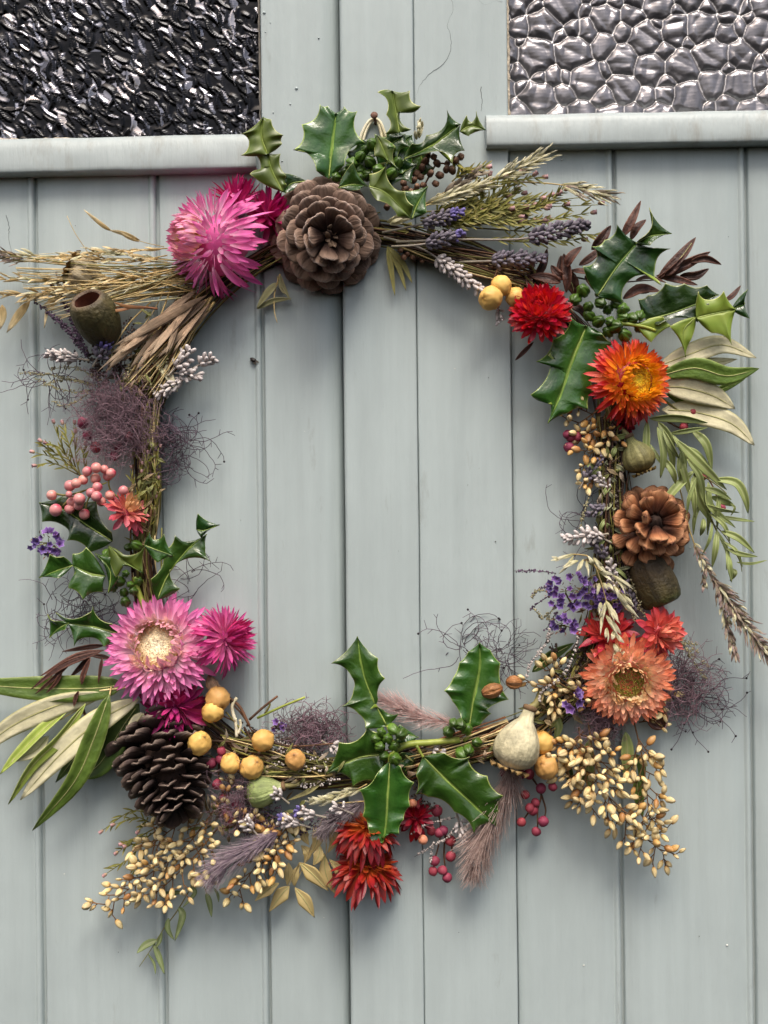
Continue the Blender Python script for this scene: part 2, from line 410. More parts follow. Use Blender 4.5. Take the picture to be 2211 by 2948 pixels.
PEB = M('pale_pebbled_glass', [(0, '#7c797c'), (.4, '#8a8788'), (.8, '#c4beba'), (1, '#d2ccc6')], rough=.3, spec=.8, metallic=.55, noise=.3, nscale=120, rnd=0)
pane(left, -420, 572, -320, 304, crinkle, BLACK, 'glass_pane')
pane(right, 1106, 2060, -320, 262, pebbles, PEB, 'glass_pane')
mb = MB()
P = [A(lx(x), -2-2*R_.random(), lz(296-.0*(x))+R_.uniform(-2, 2)) for x in np.linspace(-420, 560, 90)]
mb.tube(P, [rr(3.4, 5.6) for _ in P], n=6); left.part('putty_bead', mb, PUTTY)
mb = MB(); P = [A(lx(1109+rr(-1, 1)), 6, lz(y)) for y in np.linspace(-320, 255, 60)]
mb.tube(P, [rr(2.5, 5) for _ in P], n=6); right.part('putty_bead', mb, PUTTY)
mb = MB(); P = [A(lx(571+rr(-1, 1)), 10, lz(y)) for y in np.linspace(-320, 290, 50)]
mb.tube(P, [rr(1.5, 3.4) for _ in P], n=6); left.part('putty_bead', mb, M('grey_putty', '#6f6a62', rough=.9))
for x, y, r in ((1170, 357, 4), (1222, 350, 2.5), (985, 800, 2), (1485, 700, 2), (1490, 1190, 2.4), (660, 930, 2), (1180, 1460, 2), (300, 1330, 2), (1560, 2050, 3), (690, 1980, 2.5), (1250, 2090, 2.4), (130, 1880, 2)):
    mb = MB(); sphere(mb, A(lx(x), -.2 if not 746 < x < 1106 else (-19 if x < 904 else -15), lz(y)), r, 9, 5, fn=lambda d, a, b: .35+.5*abs(d[0])); (left if x < 745 else right).part('paint_chip', mb, M('bare_primer', '#c9c9c0', rough=.8))
for x, y, r in ((1057, 820, 1.6), (1068, 1172, 2.2), (655, 880, 1.3), (1010, 1050, 1.3), (860, 1190, 1.2), (245, 2050, 1.5), (1500, 2030, 1.5), (1420, 900, 1.3), (980, 2010, 1.6), (520, 1120, 1.2), (170, 480, 1.4), (1580, 520, 1.3), (905, 1440, 1.4), (742, 1500, 2)):
    mb = MB(); sphere(mb, A(lx(x), -.2 if not 746 < x < 1106 else (-19 if x < 904 else -15), lz(y)), r, 8, 5, fn=lambda d, a, b: .4+.6*abs(d[2])); (left if x < 745 else right).part('dark_speck', mb, M('dark_speck', '#5b5a54', rough=.9))
for t_, pts, w, h in ((right, [(1335, 330), (1337, 420), (1336, 470)], 2.6, .3),):
    crack(t_, None, pts, w, h)
# nail and the raffia loop the wreath hangs by
NAIL = M('rusty_iron', [(0, '#4a352c'), (1, '#6b4a3c')], rough=.65, noise=.3, nscale=500)
t = Thing('nail', 'rusty brown nail in the cover strip holding the string loop', 'nail', W(808, 252, 0))
mb = MB(); mb.tube(W3([(812, 272, 8), (811, 264, 26), (809, 252, 48)]), 3.4, 3.2, 8); t.part('shank', mb, NAIL)
mb = MB(); a = unit(W(808, 248, 54)-W(812, 272, 8)); lathe(mb, [(0, 0), (7.5, .3), (8, 2.5), (7, 4.5), (0, 5.2)], 12, base=W(808.5, 250, 47), axis=a); t.part('head', mb, NAIL)
RAF = M('cream_raffia', [(0, '#e6dec4'), (1, '#d4caa6')], rough=.7, noise=.2)
t = Thing('string_loop', 'cream raffia loop hooked over the nail above the holly', 'string', W(808, 275, 20))
for k, pts in enumerate(([(779, 305), (786, 280), (797, 262), (808, 257), (818, 262), (826, 278), (832, 298)], [(783, 310), (790, 285), (800, 265), (809, 259), (817, 266), (822, 282), (826, 302)],
                         [(776, 310), (782, 288), (795, 264), (809, 256), (821, 264), (828, 280), (836, 300)])):
    mb = MB(); mb.tube([W(x, y, 26+k*2) for x, y in crv([A(*p) for p in pts], 20)], 3.2, 3.6, 6); t.part('strand', mb, RAF)
# ---------------------------------------------------------------- wreath base of bound twigs and grass stems
STEM_O = M('olive_stem', [(0, '#5a5226'), (1, '#7d7a3c')], rough=.7, rnd=.3, noise=.25)
STEM_B = M('brown_stem', [(0, '#3d2a1d'), (1, '#6b4a33')], rough=.75, rnd=.3, noise=.25)
STEM_S = M('straw_stem', [(0, '#a8905a'), (1, '#d6c08c')], rough=.6, rnd=.25, noise=.2)
STEM_D = M('dark_stem', [(0, '#241a16'), (1, '#3c2c25')], rough=.8, rnd=.3)
STEM_G = M('green_stem', [(0, '#6b7a2c'), (1, '#9aa247')], rough=.45, rnd=.12, noise=.15)
LOOP = [(312, 1200), (322, 1060), (318, 900), (352, 775), (440, 650), (560, 560), (700, 500), (850, 505), (1000, 548), (1130, 612), (1225, 690), (1300, 800),
        (1325, 940), (1330, 1080), (1312, 1210), (1300, 1340), (1255, 1465), (1170, 1560), (1060, 1608), (930, 1635), (800, 1660), (660, 1672), (540, 1640), (430, 1560), (355, 1460), (325, 1330)]
LP = crv([A(x, y) for x, y in LOOP+LOOP[:1]], 400)
ring = Thing('wreath_ring', 'round base of bound twigs and straw stems that carries the whole wreath', 'wreath', W(312, 1200, 20))
def ring_stem(a, ln, off, h, r, mat, flare=0):
    i0 = int(a*400); n = max(5, int(ln*26)); P = []
    ph = R_.random()*6
    for k in range(n):
        t = k/(n-1); i = int(i0+t*ln*400) % 399
        p = LP[i]; tg = unit(A(*(LP[(i+3) % 399]-LP[i-3]), 0)); nr = A(-tg[1], tg[0])
        o = off*math.cos(ph+t*1.6)+(flare*max(0, t-.7)*3 if flare else 0)
        P.append(W(p[0]+nr[0]*o, p[1]+nr[1]*o, h+8*math.sin(ph*2+t*3)))
    mb = MB(); mb.tube(crv(P, n*2), r, r*.6, 5); ring.part('stem', mb, mat)
for k in range(260):
    ring_stem(R_.random(), rr(.08, .22), rr(8, 36), rr(14, 48), rr(1.0, 3.2), R_.choice([STEM_O, STEM_B, STEM_S, STEM_D, STEM_O, STEM_B]), R_.choice([0, 0, 0, 18, -18]))
for k in range(70):                                   # the left side shows its olive stems
    ring_stem(rr(.955, 1.035) % 1, rr(.05, .10), rr(6, 26), rr(34, 56), rr(1.4, 3.2), R_.choice([STEM_O, STEM_O, STEM_S, STEM_B]))

# ---------------------------------------------------------------- everlasting daisies
def petal_mesh(name, mat, w, curl, tip=1.0, cup=.35, n=7, m=5):
    G = np.zeros((n, m, 3))
    for i in range(n):
        v = i/(n-1); hw = w*(.45+.55*math.sin(math.pi*min(1, v*1.15)**.9*.62))*(1-v**5*tip)*(1 if v < .98 else .15)
        y = v; z = curl*v*v
        for j in range(m):
            u = 2*j/(m-1)-1
            G[i, j] = (u*hw, y, z+cup*hw*u*u)
    mb = MB(); mb.grid(G/1.0); return mb.mesh(name, mat)
def strawflower(label, cx, cy, R, nrm, h, N, disc, el, ln, pal, discpal=None, wid=.15, rbo=.4, dome=.25, curl=(.35, .1, -.12), group='everlasting daisies on the wreath', pw=.8, jit=8, dz=.10, discbump=.05, lj=(.78, 1.12), tl=.5):
    n = dirv(*nrm); X0, _, Z0 = frame(n, (0, 0, 1)); C = W(cx, cy, h)
    t = Thing('strawflower', label, 'flower', C-n*R*.3, group)
    key = label.replace(' ', '_')[:40]
    mats = [M(f'{key}_{k}', p, rough=.36, spec=.5, rnd=.2, noise=.1, nscale=300, transl=.25, streak=(.13, 5, .8), bump=.25, bscale=500, hue=.008) for k, p in enumerate(pal)]
    mesh = [[petal_mesh('petal', mats[k], wid*.5*s_, c_, 1.0, cp) for (s_, c_, cp) in ((1, curl[k], .5), (.85, curl[k]+.1, .7), (1.1, curl[k]-.08, .35))] for k in range(3)]
    ga = 2.39996
    for i in range(N):
        f = (i+.5)/N; ph = i*ga+rr(-.2, .2); rad = X0*math.cos(ph)+Z0*math.sin(ph)
        rb = R*(disc*.92+(rbo-disc*.92)*f**.8) if disc else R*rbo*f**.6
        zb = R*dome*(1-f)**.8-R*.12*f if disc else R*dome*math.sqrt(max(0, 1-f*f))-R*.1
        e = math.radians(el[0]+(el[1]-el[0])*f**pw+rr(-jit, jit)); L_ = R*(ln[0]+(ln[1]-ln[0])*f)*rr(*lj)
        d = unit(rad*math.cos(e)+n*math.sin(e)); z = unit(n*math.cos(e)-rad*math.sin(e)); x = np.cross(d, z)
        rl = rr(-tl, tl); x2 = x*math.cos(rl)+z*math.sin(rl); z2 = np.cross(x2, d)
        k = 0 if f < .3 else 1 if f < .68 else 2
        ws = (.8+.35*f)*R
        t.inst('petal', R_.choice(mesh[k]), x2*ws, d*L_, z2*L_, C+rad*rb+n*zb)
    if disc:
        mb = MB(); rs = R*disc; k_, m_ = 12, 30; G = np.zeros((k_, m_, 3)); uv = np.zeros((k_, m_, 2))
        for i in range(k_):
            r_ = rs*(1-i/(k_-1))
            for j in range(m_):
                ph = 2*math.pi*j/m_; rad = X0*math.cos(ph)+Z0*math.sin(ph); fr = r_/rs
                G[i, j] = C+rad*r_+n*(R*(dome*.7+dz*math.sin((1-fr)*2.2)*(.6+.4*fr))+R*discbump*(R_.random()-.5)*(.35+fr)); uv[i, j] = (j/m_, 1-fr)
        mb.grid(G, uv, closed=True)
        fl = MB()
        for i in range(110):
            f = .25+.8*(i+.5)/110; ph = i*ga; rad = X0*math.cos(ph)+Z0*math.sin(ph); p = C+rad*rs*f+n*R*(dome*.7+.04); L_ = R*.07*rr(.6, 1.3)
            fl.tube([p, p+unit(n*1.2+rad*rr(-.9, .3))*L_], R*.014, R*.006, 4)
        o = t.part('disc', mb, M(key+'_disc', discpal, rough=.8, rnd=0, noise=.3, nscale=900, bump=.8, bscale=1400))
        t.part('disc_floret', fl, M(key+'_floret', [(0, discpal[0][1]), (1, discpal[-1][1])], rough=.7, noise=.3, nscale=700), parent=o, stuff=True)
    bk = MB(); lathe(bk, [(.01, -R*.5), (R*.1, -R*.48), (R*rbo*.85, -R*.2), (R*rbo*.98, -R*.02), (R*rbo*.5, R*dome*.5), (.01, R*dome*.62)], 14, base=C, axis=n)
    t.part('receptacle', bk, mats[2])
    return t
PINK = ([(0, '#f2c3c4'), (.5, '#e87fb0'), (1, '#d23c93')], [(0, '#f0b9cf'), (.45, '#e86fae'), (1, '#cf2f88')], [(0, '#efb0cf'), (.5, '#e564ad'), (1, '#c72c86')])
strawflower('big bright pink daisy head seen from its side beside the grey brown cone', 474, 525, 130, (-.78, -.05, .50), 66, 345, .24, (88, -58), (.20, .52),
            ([(0, '#f2d096'), (.4, '#f0b6bc'), (1, '#e67fb2')], [(0, '#f8dce8'), (.5, '#f09cc8'), (1, '#de52a2')], [(0, '#f6cfe2'), (.45, '#ec7cbc'), (1, '#d03c90')]), discpal=[(0, '#d9a050'), (.5, '#e6b96a'), (1, '#eccb88')], wid=.095, rbo=.56, dome=.62, curl=(.4, .1, -.12), pw=1.25, jit=7)
MAG = ([(0, '#c42a72'), (1, '#a50f58')], [(0, '#cf3a80'), (1, '#a00d55')], [(0, '#c2246d'), (1, '#8c0a49')])
strawflower('dark magenta daisy poking up behind the big side-on pink one', 512, 440, 62, (.25, -.75, .35), 40, 70, 0, (80, 15), (.8, .85), MAG, wid=.19, rbo=.3)
strawflower('dark magenta daisy half hidden left of the grey brown cone', 582, 468, 66, (.5, -.35, .6), 42, 80, 0, (80, 0), (.7, .75), MAG, wid=.19, rbo=.32)
strawflower('big pale pink daisy with a cream centre at the lower left', 343, 1398, 120, (-.05, -.30, .9), 84, 340, .40, (84, -12), (.22, .58),
            ([(0, '#f4e2c4'), (.5, '#f4c8c4'), (1, '#eaa4ba')], [(0, '#f4d6de'), (.5, '#f0abcc'), (1, '#e070b0')], [(0, '#f7dfe8'), (.5, '#f09ccb'), (1, '#da54a4')]),
            [(0, '#b98d5a'), (.25, '#d9bb8c'), (.55, '#eedcb4'), (1, '#f3e6c6')], wid=.105, rbo=.5, dome=.16, curl=(.6, .12, -.06), jit=6, lj=(.86, 1.08), tl=.35)
strawflower('bright pink daisy turned to the right beside the cream centred one', 478, 1384, 80, (.72, -.28, .38), 62, 220, 0, (86, -34), (.55, .68),
            ([(0, '#d24a86'), (1, '#c12a70')], [(0, '#ec8cba'), (1, '#d84496')], [(0, '#e86cae'), (1, '#b81c70')]), wid=.12, rbo=.4, dome=.4)
strawflower('deep magenta daisy hanging below the big cream centred one', 378, 1525, 76, (.1, .55, .75), 66, 90, 0, (70, -20), (.6, .75),
            ([(0, '#d85a9a'), (1, '#b52372')], [(0, '#d04b8e'), (1, '#a81a66')], [(0, '#c02a78'), (1, '#8d0d4d')]), wid=.2, rbo=.36, dome=.3)
strawflower('crimson red daisy between the yellow berries and the holly', 1167, 681, 68, (-.25, -.34, .88), 84, 230, 0, (88, -14), (.36, .46),
            ([(0, '#e0402a'), (1, '#d81f35')], [(0, '#d02028'), (1, '#c8142f')], [(0, '#c81a22'), (1, '#a80d28')]), wid=.17, rbo=.60, dome=.55, curl=(.5, .3, .12), jit=4, lj=(.9, 1.06), tl=.25)
strawflower('orange and red daisy with a yellow centre on the right side', 1367, 823, 95, (.36, -.02, .9), 92, 345, .36, (82, -22), (.22, .54),
            ([(0, '#f6c023'), (.6, '#f2aa22'), (1, '#ee8424')], [(0, '#f4b02a'), (.5, '#f08430'), (1, '#e24a28')], [(0, '#f0902e'), (.4, '#e4502a'), (1, '#c61c2e')]),
            [(0, '#eeb41a'), (.3, '#f6cc22'), (.52, '#c88a14'), (.7, '#f2c01e'), (1, '#fbe048')], wid=.105, rbo=.53, dome=.24, curl=(.55, .15, -.08), jit=6, lj=(.88, 1.08), tl=.35)
strawflower('big peach orange daisy with an olive centre at the lower right', 1356, 1470, 98, (-.05, .14, .95), 90, 345, .33, (80, 4), (.18, .40),
            ([(0, '#f2dfae'), (.5, '#f0cfa0'), (1, '#eeb98c')], [(0, '#f8e6c4'), (.5, '#f9c6a4'), (1, '#f8a480')], [(0, '#fadcc0'), (.45, '#fab08a'), (1, '#f6845f')]),
            [(0, '#8d7a34'), (.35, '#a3953f'), (.6, '#857a2a'), (1, '#9a9440')], wid=.12, rbo=.66, dome=.14, curl=(.3, .12, .02), dz=-.03, jit=5, lj=(.93, 1.06), tl=.25)
CORAL = ([(0, '#f3c79a'), (.5, '#f0a184'), (1, '#e87a6c')], [(0, '#ec8a78'), (1, '#df5a55')], [(0, '#e66a60'), (1, '#cc3a48')])
strawflower('coral daisy turned to the right above the peach orange one', 1420, 1366, 61, (.45, .02, .8), 74, 110, 0, (88, -8), (.5, .62), CORAL, wid=.23, rbo=.44, dome=.42)
strawflower('coral red daisy half covered by pale oats and the peach one', 1312, 1372, 62, (-.15, -.55, .55), 56, 80, 0, (85, 0), (.6, .72), ([(0, '#e8695c'), (1, '#dc4c4c')], [(0, '#e05550'), (1, '#cc3440')], [(0, '#d64348'), (1, '#b62638')]), wid=.24, rbo=.4)
strawflower('small coral daisy with cream inner petals by the pink berries', 272, 1110, 50, (.55, -.62, .4), 70, 75, 0, (86, -25), (.55, .72), ([(0, '#eccb96'), (1, '#e8b483')], [(0, '#eda08c'), (1, '#d9606a')], [(0, '#e27a7c'), (1, '#b8324c')]), wid=.26, rbo=.44, dome=.4)
RED = ([(0, '#d0762c'), (1, '#a82420')], [(0, '#d06a2c'), (.45, '#b23420'), (1, '#80141e')], [(0, '#cc5c28'), (.4, '#a0241e'), (1, '#74101c')])
strawflower('dark red daisy partly under the lowest holly leaf', 792, 1788, 78, (.12, -.95, .22), 60, 150, 0, (10, -62), (.5, .86), RED, wid=.17, rbo=.46, dome=.2, pw=.9)
strawflower('dark red and orange daisy hanging lowest at the bottom', 794, 1866, 82, (.16, -.95, .24), 58, 150, .3, (14, -52), (.3, .84), RED, [(0, '#5c2a12'), (1, '#8a4a1c')], wid=.17, rbo=.42, dome=.15)
strawflower('small closed dark red daisy bud right of the lowest holly leaf', 897, 1768, 44, (0, -.4, .5), 46, 50, 0, (80, -50), (.6, .85), ([(0, '#a01c2c'), (1, '#821024')],)*3, wid=.28, rbo=.36, dome=.4)
strawflower('dark red spent daisy tucked under the orange and yellow one', 1345, 912, 36, (.1, .5, .4), 44, 40, 0, (70, -10), (.7, .8), ([(0, '#a51f2c'), (1, '#8a1228')],)*3, wid=.3, rbo=.4)

# ---------------------------------------------------------------- cones
def scale_mesh(name, mat, w, th, bend, squ=.5, keel=.05, cupk=1.0, kn=.72):
    n, m = 10, 7; G = np.zeros((n, m, 3)); T = np.zeros((n, m))
    for i in range(n):
        v = i/(n-1)
        ww = w*(.38+.62*min(1, v/kn)**1.1) if v < kn else w*max(.02, 1-((v-kn)/(1.02-kn))**2.2)**(.5 if kn > .6 else .8)
        for j in range(m):
            u = 2*j/(m-1)-1
            G[i, j] = (u*ww*.5, v-.05*squ*u*u*v, bend*v**2.2-.16*w*u*u*(1-.3*v)*cupk+.015*math.sin(5*u+7*v))
            T[i, j] = th*(.35+.65*min(1, v/.8))*(1+keel*6*(1-abs(u))*max(0, v-.6)) if v < .97 else th*.6
    mb = MB(); mb.grid(G, th=T); return mb.mesh(name, mat)
def cone(label, cx, cy, h, R, axis, Lc, N, el, sl, sw, ramp, rbf, zf=None, bend=.1, th=.09, seed=3, rough=.7, elp=1.0, bumpy=.5, cupk=1.0, kn=.72):
    a = dirv(*axis); X0, _, Z0 = frame(a, (0, 0, 1)); C = W(cx, cy, h); t = Thing('pine_cone', label, 'pine cone', C-a*Lc*.5, 'open pine cones on the wreath')
    key = label.replace(' ', '_')[:36]; rs = random.Random(seed)
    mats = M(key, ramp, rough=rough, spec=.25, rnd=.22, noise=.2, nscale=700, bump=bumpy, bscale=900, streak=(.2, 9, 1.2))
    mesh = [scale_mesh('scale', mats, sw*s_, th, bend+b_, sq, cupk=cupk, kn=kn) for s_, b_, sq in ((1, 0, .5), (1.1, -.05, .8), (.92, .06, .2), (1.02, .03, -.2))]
    core = MB(); lathe(core, [(.5, Lc*.42), (R*.10, Lc*.36)]+[(R*(rbf(f)*.9+.02), Lc*(.5-(zf(f) if zf else f))) for f in (.25, .5, .75, 1)]+[(.5, -Lc*.62)], 14, base=C, axis=a)
    t.part('core', core, M('cone_core_brown', [(0, '#2b1c15'), (1, '#3b281e')], rough=.9))
    for i in range(N):
        f = (i+.5)/N; ph = i*2.39996+rs.uniform(-.1, .1); rad = X0*math.cos(ph)+Z0*math.sin(ph)
        e = math.radians(el[0]+(el[1]-el[0])*f**elp+rs.uniform(-6, 6)); L_ = R*(sl[0]+(sl[1]-sl[0])*f)*rs.uniform(.93, 1.07)
        d = unit(rad*math.cos(e)+a*math.sin(e)); z = unit(a*math.cos(e)-rad*math.sin(e)); x = np.cross(d, z)
        rl = rs.uniform(-.16, .16); x2 = x*math.cos(rl)+z*math.sin(rl); z2 = np.cross(x2, d)
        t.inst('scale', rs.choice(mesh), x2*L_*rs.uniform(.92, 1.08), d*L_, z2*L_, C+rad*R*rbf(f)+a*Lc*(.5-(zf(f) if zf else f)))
    return t, a, C
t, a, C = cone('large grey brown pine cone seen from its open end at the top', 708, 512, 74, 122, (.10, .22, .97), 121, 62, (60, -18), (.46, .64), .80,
     [(0, '#2b1d17'), (.45, '#4d3931'), (.75, '#806859'), (.93, '#8f7869'), (1, '#ab968a')], lambda f: .07+.40*f**.9, bend=.0, th=.07, seed=4, rough=.8, cupk=.35, elp=.75)  # brown scale ramp; its dark base end paints shade into the gaps
mb = MB()
for k in range(9):
    p = C+a*52+A(rr(-14, 14), 0, rr(-14, 14)); blade(mb, [p, p+unit(a+A(rr(-.8, .8), 0, rr(-.8, .8)))*rr(12, 26)], rr(8, 14), th=2, n=5, m=3, roll=rr(-1, 1))
t.part('broken_tip', mb, M('cone_tip', [(0, '#4a3527'), (1, '#a98f77')], rough=.8, noise=.3))
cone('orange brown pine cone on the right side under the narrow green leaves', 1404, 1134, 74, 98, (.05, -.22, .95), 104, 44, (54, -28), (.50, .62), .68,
     [(0, '#24140d'), (.42, '#5a3322'), (.68, '#96603f'), (.9, '#b5825c'), (1, '#7d5038')], lambda f: .08+.40*f**.9, bend=.04, th=.23, seed=8, rough=.62, cupk=.7, elp=.8)  # scale colour with shading painted in: darkened bases for the gaps, lighter tips
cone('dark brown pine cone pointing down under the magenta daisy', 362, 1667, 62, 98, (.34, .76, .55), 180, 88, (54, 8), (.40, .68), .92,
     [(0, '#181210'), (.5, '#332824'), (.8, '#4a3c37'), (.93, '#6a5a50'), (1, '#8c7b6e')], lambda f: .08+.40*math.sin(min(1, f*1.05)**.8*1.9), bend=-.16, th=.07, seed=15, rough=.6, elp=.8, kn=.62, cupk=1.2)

# ---------------------------------------------------------------- holly
HOLLY = dict(rough=.25, spec=.55, rnd=.2, noise=.24, nscale=70, hue=.012, axis='S', coat=.3, bump=.35, bscale=170, streak=(.10, 5, 9))
HTOP = M('holly_leaf_top', [(0, '#8aa04c'), (.035, '#7c9646'), (.07, '#38561f'), (.5, '#2a4a18'), (.95, '#34521c'), (.985, '#94a456'), (1, '#b4bb76')], **HOLLY)
HDRK = M('holly_leaf_dark', [(0, '#4d6a35'), (.04, '#3d5a2b'), (.08, '#263f18'), (.5, '#1e3814'), (.95, '#284218'), (.985, '#7c8c4a'), (1, '#a0a868')], **HOLLY)
HUND = M('holly_leaf_underside', [(0, '#aab55e'), (.05, '#8a9a3e'), (.5, '#748a2e'), (.93, '#7f9236'), (.98, '#c2c87c'), (1, '#d2d594')], rough=.42, spec=.4, rnd=.1, noise=.15, nscale=60, axis='S', transl=.2)
HOLV = M('holly_leaf_olive', [(0, '#8d9a46'), (.05, '#667630'), (.5, '#4c5c20'), (.93, '#566824'), (.98, '#b8bb74'), (1, '#cfcf92')], rough=.36, spec=.5, rnd=.1, noise=.2, nscale=60, axis='S', transl=.12)
MIDR = M('holly_midrib', [(0, '#a3b060'), (1, '#6f8a3c')], rough=.4)
def holly(t, c, mid, left, right, h=95, mats=(HTOP, HUND), puff=3.2, wave=12, fold=6, dh=0, arc=.20, th=1.0, rib=True, hs=None):
    mid = [q(c, p) for p in mid]; hm = [h+dh*k/(len(mid)-1) for k in range(len(mid))]
    if hs: hm = [h+x for x in hs]
    mid3 = [A(p[0], p[1], hh) for p, hh in zip(mid, hm)]
    ax = A(*(np.array(mid[-1])-np.array(mid[0]))); L2 = np.dot(ax, ax)
    per = 7
    sides = []
    for sgn, side in ((-1, left), (1, right)):
        ctr = np.mean(np.array([A(*p) for p in mid]), axis=0); sp = [A(*mid[0])]+[(lambda z: z+unit(A(*(z-ctr), 0))[:2]*3.5)(A(*q(c, p[:2]))) for p in side]+[A(*mid[-1])]
        ph = [0]+[(p[2] if len(p) > 2 else fold+(wave if k % 2 == 0 else -wave*.5)) for k, p in enumerate(side)]+[0]
        M_ = []
        for k in range(len(sp)-1):
            a, b = sp[k], sp[k+1]; mm = (a+b)/2
            fr = max(0, min(1, np.dot(mm-A(*mid[0]), ax)/L2)); cen = A(*mid[0])+ax*fr
            ab = b-a; nr = A(-ab[1], ab[0]); nr = nr/(np.linalg.norm(nr)+1e-6)
            if np.dot(nr, cen-mm) < 0: nr = -nr
            bulge = arc*1.3 if 0 < k < len(sp)-2 else (-.06 if k == 0 else arc*.55)
            ctrl = mm+nr*np.linalg.norm(ab)*bulge*2
            for i in range(per):
                u = i/per; p = a*(1-u)**2+ctrl*2*u*(1-u)+b*u*u
                hh = ph[k]*(1-u)+ph[k+1]*u-wave*.5*math.sin(math.pi*u)
                M_.append(A(p[0], p[1], hh))
        M_.append(A(*mid[-1], 0)); sides.append(M_)
    n = max(len(s) for s in sides)
    mc = crv(mid3, 60)
    G = []
    def side_grid(S):
        k = len(S); S = np.array(S); pr = np.clip(((S[:, :2]-np.array(mid[0])) @ ax)/L2, 0, 1)
        pr = np.maximum.accumulate(pr*.97)
        tt = .6*pr+.4*np.linspace(0, 1, k); tt[0] = 0; tt[-1] = 1
        rows = []
        for i in range(k):
            f = tt[i]*59; a = min(int(f), 58); base = mc[a]+(mc[a+1]-mc[a])*(f-a); row = []
            for s in (0, .12, .35, .6, .82, .95, 1):
                x = base[0]+(S[i, 0]-base[0])*s; y = base[1]+(S[i, 1]-base[1])*s
                hb = mc[a][2]+S[i, 2]*s**1.5+puff*math.sin(math.pi*s)*(1 if k else 1)+.9*math.sin(tt[i]*24-5*s)*math.sin(math.pi*s)+5.5*nz3((x*.022, y*.022, h), 1)*math.sin(math.pi*min(1, s+.1))
                row.append(W(x, y, hb))
            rows.append(row)
        return np.array(rows), np.array([0, .12, .35, .6, .82, .95, 1])
    mb = MB()
    for sgn, S in zip((-1, 1), sides):
        g, sv = side_grid(S); k = len(S)
        uv = np.zeros(g.shape[:2]+(2,)); uv[..., 0] = .5+.5*sv[None]*sgn; uv[..., 1] = np.linspace(0, 1, k)[:, None]
        # orient so that the top faces the viewer
        c0 = np.cross(g[:-1, 1:]-g[:-1, :-1], g[1:, :-1]-g[:-1, :-1]).sum(axis=(0, 1))
        if c0[1] > 0: g = g[:, ::-1]; uv = uv[:, ::-1]
        mb.grid(g, uv, th=th, mi=0, mib=1)
    o = t.part('leaf', mb, list(mats))
    if rib:
        r = MB(); P = [W(p[0], p[1], p[2]+.3) for p in mc[1:56:3]]; r.tube(P, 1.5, .5, 5); t.part('midrib', r, MIDR, parent=o)
    return o
def ribbed_bud(name='bud'):
    mb = MB(); lathe(mb, [(.0, -1), (.25, -.98), (.62, -.75), (.88, -.35), (.95, 0), (.86, .4), (.62, .75), (.3, .95), (.16, 1.02), (0, .97)], 28, fn=lambda v, ph: 1-.30*abs(math.cos(2.5*ph+.3))**10*math.sin(math.pi*v)+.05*math.cos(9*ph+4*v), axis=(0, 1, 0))
    return mb.mesh(name, M('holly_bud_green', [(0, '#5c782a'), (.5, '#4a681f'), (.85, '#3c561c'), (1, '#202c14')], rough=.4, spec=.5, rnd=.35, noise=.3, nscale=500, bump=.4, bscale=900))
BUD = ribbed_bud()
def buds(t, c, pts, r, h=80):
    for p in pts:
        x, y = q(c, p); d = dirv(rr(-.7, .7), rr(-.7, .7), 1); X, Y, Z = frame(d, A(1, 0, .2)); s = r*rr(.82, 1.12)
        t.inst('bud', BUD, X*s*.9, Y*s*1.1, Z*s*.9, W(x, y, h+rr(-10, 14)))
def sprig(label, x, y, h=60, name='holly_sprig', cat='holly', group='holly sprigs on the wreath'): return Thing(name, label, cat, W(x, y, h), group)
t = sprig('holly sprig at the very top with a broad upright leaf and curled leaves', 770, 400)
holly(t, 4, [(553, 610), (572, 430), (597, 218)], [(485, 555), (350, 438, 14), (398, 292, 10), (502, 175, 8), (550, 185, 4)], [(640, 520), (765, 400, 10), (718, 215, 14), (642, 188, 2)], h=74, arc=.17, puff=4.5)
holly(t, 4, [(860, 560), (950, 450), (1050, 350)], [(835, 350), (950, 325)], [(990, 570), (1080, 560), (1075, 430)], h=62, mats=(HTOP, HUND))
holly(t, 4, [(975, 335), (955, 220), (932, 85)], [(895, 335), (905, 225, 14), (850, 100, 18)], [(1040, 310, 12), (975, 200, -6), (1095, 180, 16), (1032, 92, 8)], h=86, mats=(HOLV, HTOP))
holly(t, 4, [(1000, 495), (1150, 420), (1340, 285)], [(1060, 400), (1140, 360), (1255, 208, 14)], [(1150, 445), (1285, 515, 12), (1355, 440, 8)], h=84)
holly(t, 4, [(1335, 330), (1400, 298), (1490, 320)], [(1382, 238, 12), (1405, 285), (1430, 213, 12)], [(1390, 347, 8)], h=92, mats=(HOLV, HTOP), arc=.12)
holly(t, 4, [(790, 655), (900, 700), (1050, 855)], [(800, 590, -4), (912, 508, 16), (920, 650, 4), (1000, 690, 10), (1050, 770)], [(850, 740), (960, 830, 4)], h=112, mats=(HOLV, HTOP), arc=.12)
holly(t, 4, [(1050, 850), (1080, 770), (1145, 655)], [(1000, 690, 6)], [(1132, 805, 8)], h=112, arc=.12)
holly(t, 4, [(610, 665), (700, 645), (785, 655)], [(698, 520, 16)], [(720, 672)], h=104, arc=.12)
holly(t, 4, [(840, 350), (880, 440), (912, 515)], [(835, 470, 8)], [(940, 420, 0), (970, 555, 8)], h=100, mats=(HOLV, HTOP), arc=.14)
buds(t, 4, [(815, 410), (770, 440), (925, 430), (690, 520), (800, 510), (740, 480), (600, 600), (780, 590), (930, 580), (960, 520), (740, 560), (850, 560), (730, 610), (650, 570), (885, 640)], 14.5, 78)
mb = MB(); mb.tube(crv(W3([(745, 400), (800, 365), (850, 350)], 66), 10), 6, 4, 8); t.part('stem', mb, STEM_G)
